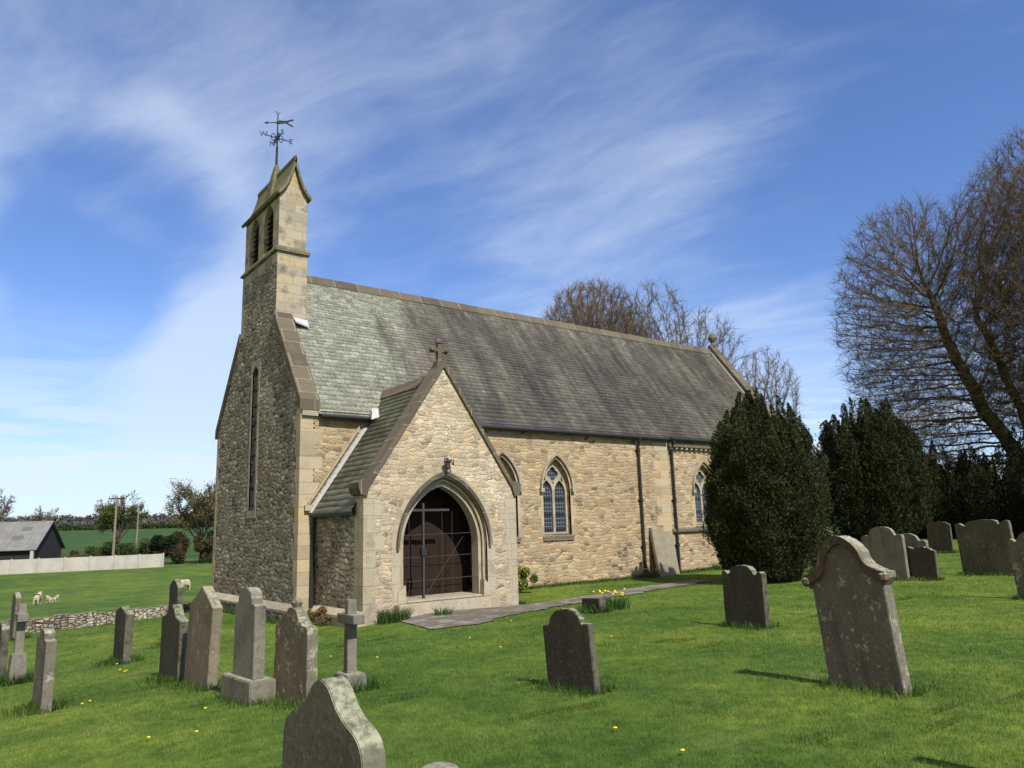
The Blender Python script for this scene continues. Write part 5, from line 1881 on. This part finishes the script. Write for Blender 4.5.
for i, (x, y, H, Rx, c0, c1, lab) in enumerate(((7.0, 86.0, 1.7, 2.0, (0.07, 0.09, 0.025), (0.10, 0.08, 0.03), 'low orange-green bush between barn and power pole'), (10.5, 88.0, 2.5, 2.6, (0.035, 0.06, 0.015), (0.07, 0.10, 0.03), 'rounded green bush behind the power pole'),
                                            (14.5, 90.0, 2.2, 2.6, (0.03, 0.055, 0.015), (0.06, 0.09, 0.03), 'dark green bush between the two poles'), (19.5, 96.0, 2.6, 3.0, (0.05, 0.06, 0.02), (0.09, 0.095, 0.035), 'olive bush right of the plain pole'))):
    bush('hedge_bush', x, y, H, Rx, 7000, 70 + i, c0, c1, lab, 'bush', 'hedge bushes behind the concrete wall', 0.22, trunk=False)
src = None
for i, (x, y, sc, lab) in enumerate(((-10.0, 135.0, 1.08, 'bare tree behind the left part of the barn roof'), (-3.5, 140.0, 1.0, 'bare tree behind the middle of the barn roof'), (0.5, 137.0, 1.15, 'tallest bare tree behind the barn roof'),
                                     (9.0, 142.0, 0.82, 'small bare tree behind the right end of the barn roof'))):
    if src is None:
        src = tree_obj((x, y, gz(x, y)), a3, b3, 'bark', 'grey_twig', lab, 'bare trees behind the barn', sc=sc)
        t = src
    else:
        t = copy_tree(src)
        t.location = (x, y, gz(x, y))
        t['label'] = lab
    t.scale = (sc,) * 3
    t.rotation_euler = (0, 0, i * 1.7)

# far hedgerow and woods that read as one mass
g_ = np.random.default_rng(8)
n = 60000
ph = np.radians(g_.uniform(60, 96, n))
rr = g_.choice([306.0, 420.0, 640.0, 930.0], n, p=[0.22, 0.22, 0.26, 0.30]) * g_.uniform(0.985, 1.015, n)
hh = g_.random(n) ** 1.3 * np.interp(rr, [300, 420, 640, 950], [1.9, 3.2, 6, 9]) * (0.75 + 0.35 * np.sin(ph * 90) * np.sin(ph * 37 + rr))
X, Y = CAM[0] + rr * np.cos(ph), CAM[1] + rr * np.sin(ph)
Cq = np.stack([X, Y, ground(X, Y) + hh], -1)
vv = g_.random((n, 1))
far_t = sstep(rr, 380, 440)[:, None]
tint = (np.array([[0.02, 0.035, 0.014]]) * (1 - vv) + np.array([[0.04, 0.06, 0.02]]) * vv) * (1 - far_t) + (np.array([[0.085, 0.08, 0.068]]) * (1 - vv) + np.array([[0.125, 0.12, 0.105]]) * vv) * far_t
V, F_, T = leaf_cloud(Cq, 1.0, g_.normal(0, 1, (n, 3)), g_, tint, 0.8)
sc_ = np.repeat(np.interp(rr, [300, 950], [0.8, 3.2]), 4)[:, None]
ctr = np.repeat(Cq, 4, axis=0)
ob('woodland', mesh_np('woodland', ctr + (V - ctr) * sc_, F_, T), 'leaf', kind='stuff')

# ------------------------------------------------------------------ sheep


def sheep_obj(loc, rz, label, s=1.0, graze=False):
    me = bpy.data.meshes.new('sheep')
    V = [(0, 0, 0.62), (0.28, 0, 0.64), (-0.30, 0, 0.62), (-0.46, 0, 0.60), (0.42, 0, 0.68)]
    Rr = [0.27, 0.25, 0.27, 0.16, 0.17]
    E_ = [(0, 1), (0, 2), (2, 3), (1, 4)]
    hd = [(0.56, 0, 0.52), (0.66, 0, 0.30), (0.72, 0, 0.14)] if graze else [(0.55, 0, 0.84), (0.66, 0, 0.90), (0.80, 0, 0.83)]
    for i, (p, r) in enumerate(zip(hd, (0.12, 0.10, 0.055))):
        V.append(p)
        Rr.append(r)
        E_.append((4 if i == 0 else len(V) - 2, len(V) - 1))
    for fx, at in ((0.27, 1), (-0.32, 2)):
        for sy in (-1, 1):
            V += [(fx, sy * 0.15, 0.40), (fx - (0.03 if fx < 0 else 0), sy * 0.14, 0.22), (fx + 0.01, sy * 0.14, 0.0)]
            Rr += [0.085, 0.042, 0.04]
            k = len(V)
            E_ += [(at, k - 3), (k - 3, k - 2), (k - 2, k - 1)]
    me.from_pydata(V, E_, [])
    o = bpy.data.objects.new('sheep', me)
    COL.objects.link(o)
    sm = o.modifiers.new('skin', 'SKIN')
    for i, r in enumerate(Rr):
        me.skin_vertices[0].data[i].radius = (r, r)
    me.skin_vertices[0].data[0].use_root = True
    ss = o.modifiers.new('sub', 'SUBSURF')
    ss.levels = ss.render_levels = 2
    me.materials.append(M['fleece'])
    o.location = loc
    o.rotation_euler = (0, 0, rz)
    o.scale = (s, s, s)
    hx, hz_ = (0.585, 0.40) if graze else (0.585, 0.93)
    for sy in (-1, 1):
        mb = MB()
        mb.prism([(hx, sy * 0.06, hz_), (hx + 0.05, sy * 0.07, hz_ + 0.02), (hx + 0.02, sy * 0.17, hz_ - 0.02)], (0, 0, 0.025))
        ob('ear', mb, 'fleece', o)
    return tag(o, label, 'sheep', 'sheep in the field')


sheep_obj((-2.29, 31.67, gz(-2.29, 31.67)), R(70), 'woolly ewe seen from behind beside the two lambs', 0.72)
sheep_obj((-1.62, 32.4, gz(-1.62, 32.4)), R(110), 'lamb nearer the ewe of the close pair', 0.46)
sheep_obj((-1.30, 32.6, gz(-1.30, 32.6)), R(60), 'lamb on the right of the close pair', 0.46)
sheep_obj((6.42, 35.2, gz(6.42, 35.2)), R(-165), 'ewe grazing alone near the church wall', 0.8, True)

# ------------------------------------------------------------------ flowers and small plants
bush('variegated_shrub', 6.55, -0.85, 0.95, 0.42, 3500, 81, (0.07, 0.12, 0.02), (0.32, 0.33, 0.06), 'yellow-green variegated shrub in the corner beside the porch', 'shrub', None, 0.085, lumps=7, trunk=False)
bush('wall_plant', 0.30, -1.05, 0.50, 0.35, 900, 82, (0.10, 0.09, 0.03), (0.20, 0.10, 0.06), 'straggly reddish plant at the foot of the porch side wall', 'plant', 'plants along the church foot', 0.06, lumps=6, trunk=False)
bush('wall_plant', 0.15, -0.25, 0.35, 0.28, 600, 83, (0.07, 0.11, 0.03), (0.22, 0.20, 0.05), 'low yellowish plant at the church corner', 'plant', 'plants along the church foot', 0.06, lumps=6, trunk=False)


def spikes(name, x, y, n, h, rad, seed, label, cat, group=None, flowers=0, c0=(0.03, 0.075, 0.018), c1=(0.07, 0.13, 0.03), w=0.016):
    g = np.random.default_rng(seed)
    a = g.random(n) * 2 * np.pi
    r = rad * np.sqrt(g.random(n))
    bx, by = r * np.cos(a), r * np.sin(a)
    L = h * g.uniform(0.55, 1.1, n)
    lean = g.normal(0, 0.32, (n, 2)) + np.stack([np.cos(a), np.sin(a)], -1) * 0.3
    base = np.stack([bx, by, np.zeros(n) - 0.02], -1)
    mid = base + np.stack([lean[:, 0] * L * 0.35, lean[:, 1] * L * 0.35, L * 0.6], -1)
    tip = base + np.stack([lean[:, 0] * L, lean[:, 1] * L, L * 0.95], -1)
    sd_ = norm(np.stack([g.normal(0, 1, n), g.normal(0, 1, n), np.zeros(n)], -1)) * w / 2
    V = np.stack([base - sd_, base + sd_, mid + sd_ * 0.8, mid - sd_ * 0.8, tip + sd_ * 0.1, tip - sd_ * 0.1], 1).reshape(-1, 3)
    i0 = np.arange(n)[:, None] * 6
    F_ = np.concatenate([i0 + np.array([[0, 1, 2, 3]]), i0 + np.array([[3, 2, 4, 5]])])
    v = g.random((n, 1))
    T = np.repeat(np.array([c0]) * (1 - v) + np.array([c1]) * v, 6, axis=0)
    o = ob(name, mesh_np(name, V, F_, T), 'leaf', None, (x, y, gz(x, y)), label=label, cat=cat, group=group)
    if flowers:
        mb = MB()
        for i in range(flowers):
            a_, r_ = g.random() * 6.28, rad * math.sqrt(g.random())
            hx, hy, hz_ = r_ * math.cos(a_), r_ * math.sin(a_), h * g.uniform(0.9, 1.15)
            mb.lathe([(0.010, -0.02), (0.030, 0.0), (0.02, 0.02), (0.0, 0.025)], (hx, hy, hz_), 6)
        ob('blooms', mb, 'flower_yellow', o)
    return o


spikes('daffodil_clump', 5.0, -6.2, 260, 0.36, 0.42, 91, 'clump of daffodils with yellow blooms behind the low grave marker', 'daffodils', None, 16)
spikes('daffodil_clump', 12.5, -0.55, 160, 0.30, 0.3, 92, 'clump of flower leaves at the foot of the wall left of the leaning slab', 'daffodils', None, 3)
spikes('daffodil_clump', 16.5, -0.6, 220, 0.34, 0.5, 93, 'clump of flower leaves below the chancel window beside the yew', 'daffodils', None, 0)
spikes('grass_tuft', 1.05, -3.15, 500, 0.34, 0.35, 94, 'bushy grass tuft at the left foot of the porch arch', 'grass tuft', 'grass tufts by the porch', 0)
spikes('grass_tuft', 2.0, -3.75, 120, 0.22, 0.2, 95, 'small grass tuft growing by the door step', 'grass tuft', 'grass tufts by the porch', 0)

DAN = [(-5.73, -7.44, 'dandelions on the lawn left of the brown gabled headstone'), (-5.84, -7.58, None), (-4.76, -4.12, None), (-4.77, -4.53, None), (-4.72, -4.43, None), (-4.61, -3.06, None),
       (-5.76, -10.8, None), (-2.88, -14.17, None), (-1.99, -8.19, None), (-3.03, -15.02, None), (0.05, -7.69, None), (2.02, -6.3, None), (-4.97, -9.84, None), (-5.38, -11.01, None), (-2.3, -7.2, None), (-0.4, -9.2, None), (1.3, -9.9, None)]
dm = None
for i, (x, y, _) in enumerate(DAN):
    if dm is None:
        mb = MB()
        mb.lathe([(0.004, -0.03), (0.018, -0.012), (0.028, 0.0), (0.030, 0.006), (0.016, 0.014), (0.0, 0.016)], (0, 0, 0), 9)
        dm = mb.mesh('dandelion')
    o = bpy.data.objects.new('dandelion', dm)
    if not dm.materials:
        dm.materials.append(M['flower_yellow'])
    COL.objects.link(o)
    o.location = (x, y, gz(x, y) + 0.04)
    o.scale = (0.62,) * 3
    tag(o, 'small yellow dandelion flower in the lawn grass', 'dandelion', 'dandelions in the lawn')

# a bird over the roof
mb = MB()
mb.add([(0, 0, 0), (0.16, 0.02, 0.02), (0.34, 0.0, -0.03), (0.16, -0.09, 0.01), (-0.16, 0.02, 0.07), (-0.36, 0.0, 0.05), (-0.16, -0.09, 0.06), (0, 0.14, 0.0), (0, -0.16, 0.0), (0, 0, 0.05)],
       [(0, 1, 2, 3), (0, 6, 5, 4), (7, 1, 0, 4), (8, 0, 3), (8, 6, 0), (7, 9, 8)])
ob('bird', mb, 'iron', None, (13.2, 11.4, 12.6), 0.6, label='small dark bird flying just above the roof ridge', cat='bird')

# ------------------------------------------------------------------ lawn grass
n = 560000
g_ = np.random.default_rng(2)
r = np.exp(g_.uniform(np.log(1.9), np.log(38.0), n))
phi = np.radians(52.3 + g_.uniform(-47, 44, n))
X, Y = CAM[0] + r * np.cos(phi), CAM[1] + r * np.sin(phi)
tu = np.array(TUFTS)
nt_ = 800
rt = np.exp(g_.uniform(np.log(3.0), np.log(22.0), 45))
pt_ = np.radians(52.3 + g_.uniform(-40, 38, 45))
tu = np.concatenate([tu, np.stack([CAM[0] + rt * np.cos(pt_), CAM[1] + rt * np.sin(pt_), g_.uniform(0.04, 0.10, 45), np.full(45, 0.49)], -1)])
TX = (tu[:, None, 0] + g_.normal(0, 0.15, (len(tu), nt_))).ravel()
TY = (tu[:, None, 1] + (g_.uniform(-1.15, 1.15, (len(tu), nt_)) * tu[:, None, 2])).ravel()
nw = 7000                                                               # unmown edge along church walls and path
EXs = np.concatenate([g_.uniform(5.0, 22, nw), g_.uniform(-0.35, -0.22, 1500), g_.uniform(5.02, 5.2, 700)])
EYs = np.concatenate([-0.05 - np.abs(g_.normal(0, 0.16, nw)), g_.uniform(-0.3, 7.4, 1500), g_.uniform(-2.8, -0.1, 700)])
X, Y = np.r_[X, TX, EXs], np.r_[Y, TY, EYs]
def edge(L_, x):
    L_ = np.array(L_)
    return np.interp(x, L_[:, 0], L_[:, 1])



fx = g_.uniform(0.9, 11.9, 4200)
side = g_.random(4200) < 0.5
fy = np.where(side, edge(PATH_A, fx) - 0.02, edge(PATH_B, fx) + 0.02) + g_.normal(0, 0.035, 4200)
keep_porch = ~(side & (fx < 5.1))
fx, fy = fx[keep_porch], fy[keep_porch]
EXs, EYs = np.r_[EXs, fx], np.r_[EYs, fy]
X, Y = np.r_[X, fx], np.r_[Y, fy]
tall = np.r_[np.zeros(n), np.repeat(tu[:, 3], nt_) * 1.0, np.r_[np.ones(len(EXs) - len(fx)), np.full(len(fx), 0.3)]]
inside = ((X > -0.2) & (X < 22.9) & (Y > -0.02) & (Y < 7.4)) | ((X > PA - 0.17) & (X < PB) & (Y > -PP - 0.02) & (Y < 0.1)) | ((X > PM - 1.46) & (X < PM + 1.46) & (Y > -PP - 0.28) & (Y < -2))


onpath = (tall == 0) & (X > 0.75) & (X < 12.1) & (Y < edge(PATH_A, X) + 0.02) & (Y > edge(PATH_B, X) - 0.02)
far_f = (np.hypot(X - CAM[0], Y - CAM[1]) > 30) & (np.degrees(np.arctan2(Y - CAM[1], X - CAM[0])) > 60)
yw = (np.hypot(X - 12.42, Y + 5.42) < 1.35)
keep = ~(inside | onpath | far_f | yw)
X, Y, tall = X[keep], Y[keep], tall[keep]
n = len(X)
r = np.hypot(X - CAM[0], Y - CAM[1])
Z = ground(X, Y)
pn = np.sin(X * 1.3 + 1.7 * np.sin(Y * 0.9)) * np.sin(Y * 1.7 + 1.3 * np.sin(X * 0.8)) + 0.6 * np.sin(X * 4.1 + 2 * np.sin(Y * 3.3)) * np.sin(Y * 3.7)
Hh = np.where(tall > 0, g_.uniform(0.04, 0.14, n) * tall.clip(0.3) ** 1.6, (0.024 + 0.010 * pn).clip(0.010) + g_.uniform(0, 0.026, n))
wd = np.where(tall > 0, 0.008, 0.0042) * np.maximum(1, r / 6.5)
az = g_.random(n) * 2 * np.pi
ln_ = g_.uniform(0.1, 0.9, n)
la = g_.random(n) * 2 * np.pi
base = np.stack([X, Y, Z - 0.006], -1)
sd_ = np.stack([np.cos(az), np.sin(az), 0 * az], -1) * wd[:, None] / 2
tip = base + np.stack([np.cos(la) * ln_ * Hh, np.sin(la) * ln_ * Hh, Hh], -1)
V = np.stack([base - sd_, base + sd_, tip], 1).reshape(-1, 3)
F_ = np.arange(n * 3).reshape(n, 3)
v = g_.random((n, 1))
yl = (g_.random((n, 1)) < 0.07)
T = np.array([[0.060, 0.115, 0.018]]) * (1 - v) + np.array([[0.150, 0.224, 0.046]]) * v
T = np.where(yl, np.array([[0.20, 0.20, 0.06]]), T) * (1 + 0.13 * pn[:, None])
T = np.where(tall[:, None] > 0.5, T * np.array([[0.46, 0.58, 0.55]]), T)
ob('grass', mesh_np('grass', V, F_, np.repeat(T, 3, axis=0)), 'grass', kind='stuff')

# ------------------------------------------------------------------ render settings
scene.render.engine = 'CYCLES'
scene.cycles.max_bounces = 5
scene.cycles.diffuse_bounces = 3
scene.cycles.glossy_bounces = 2
scene.cycles.transmission_bounces = 2
scene.cycles.use_denoising = True
scene.render.film_transparent = False
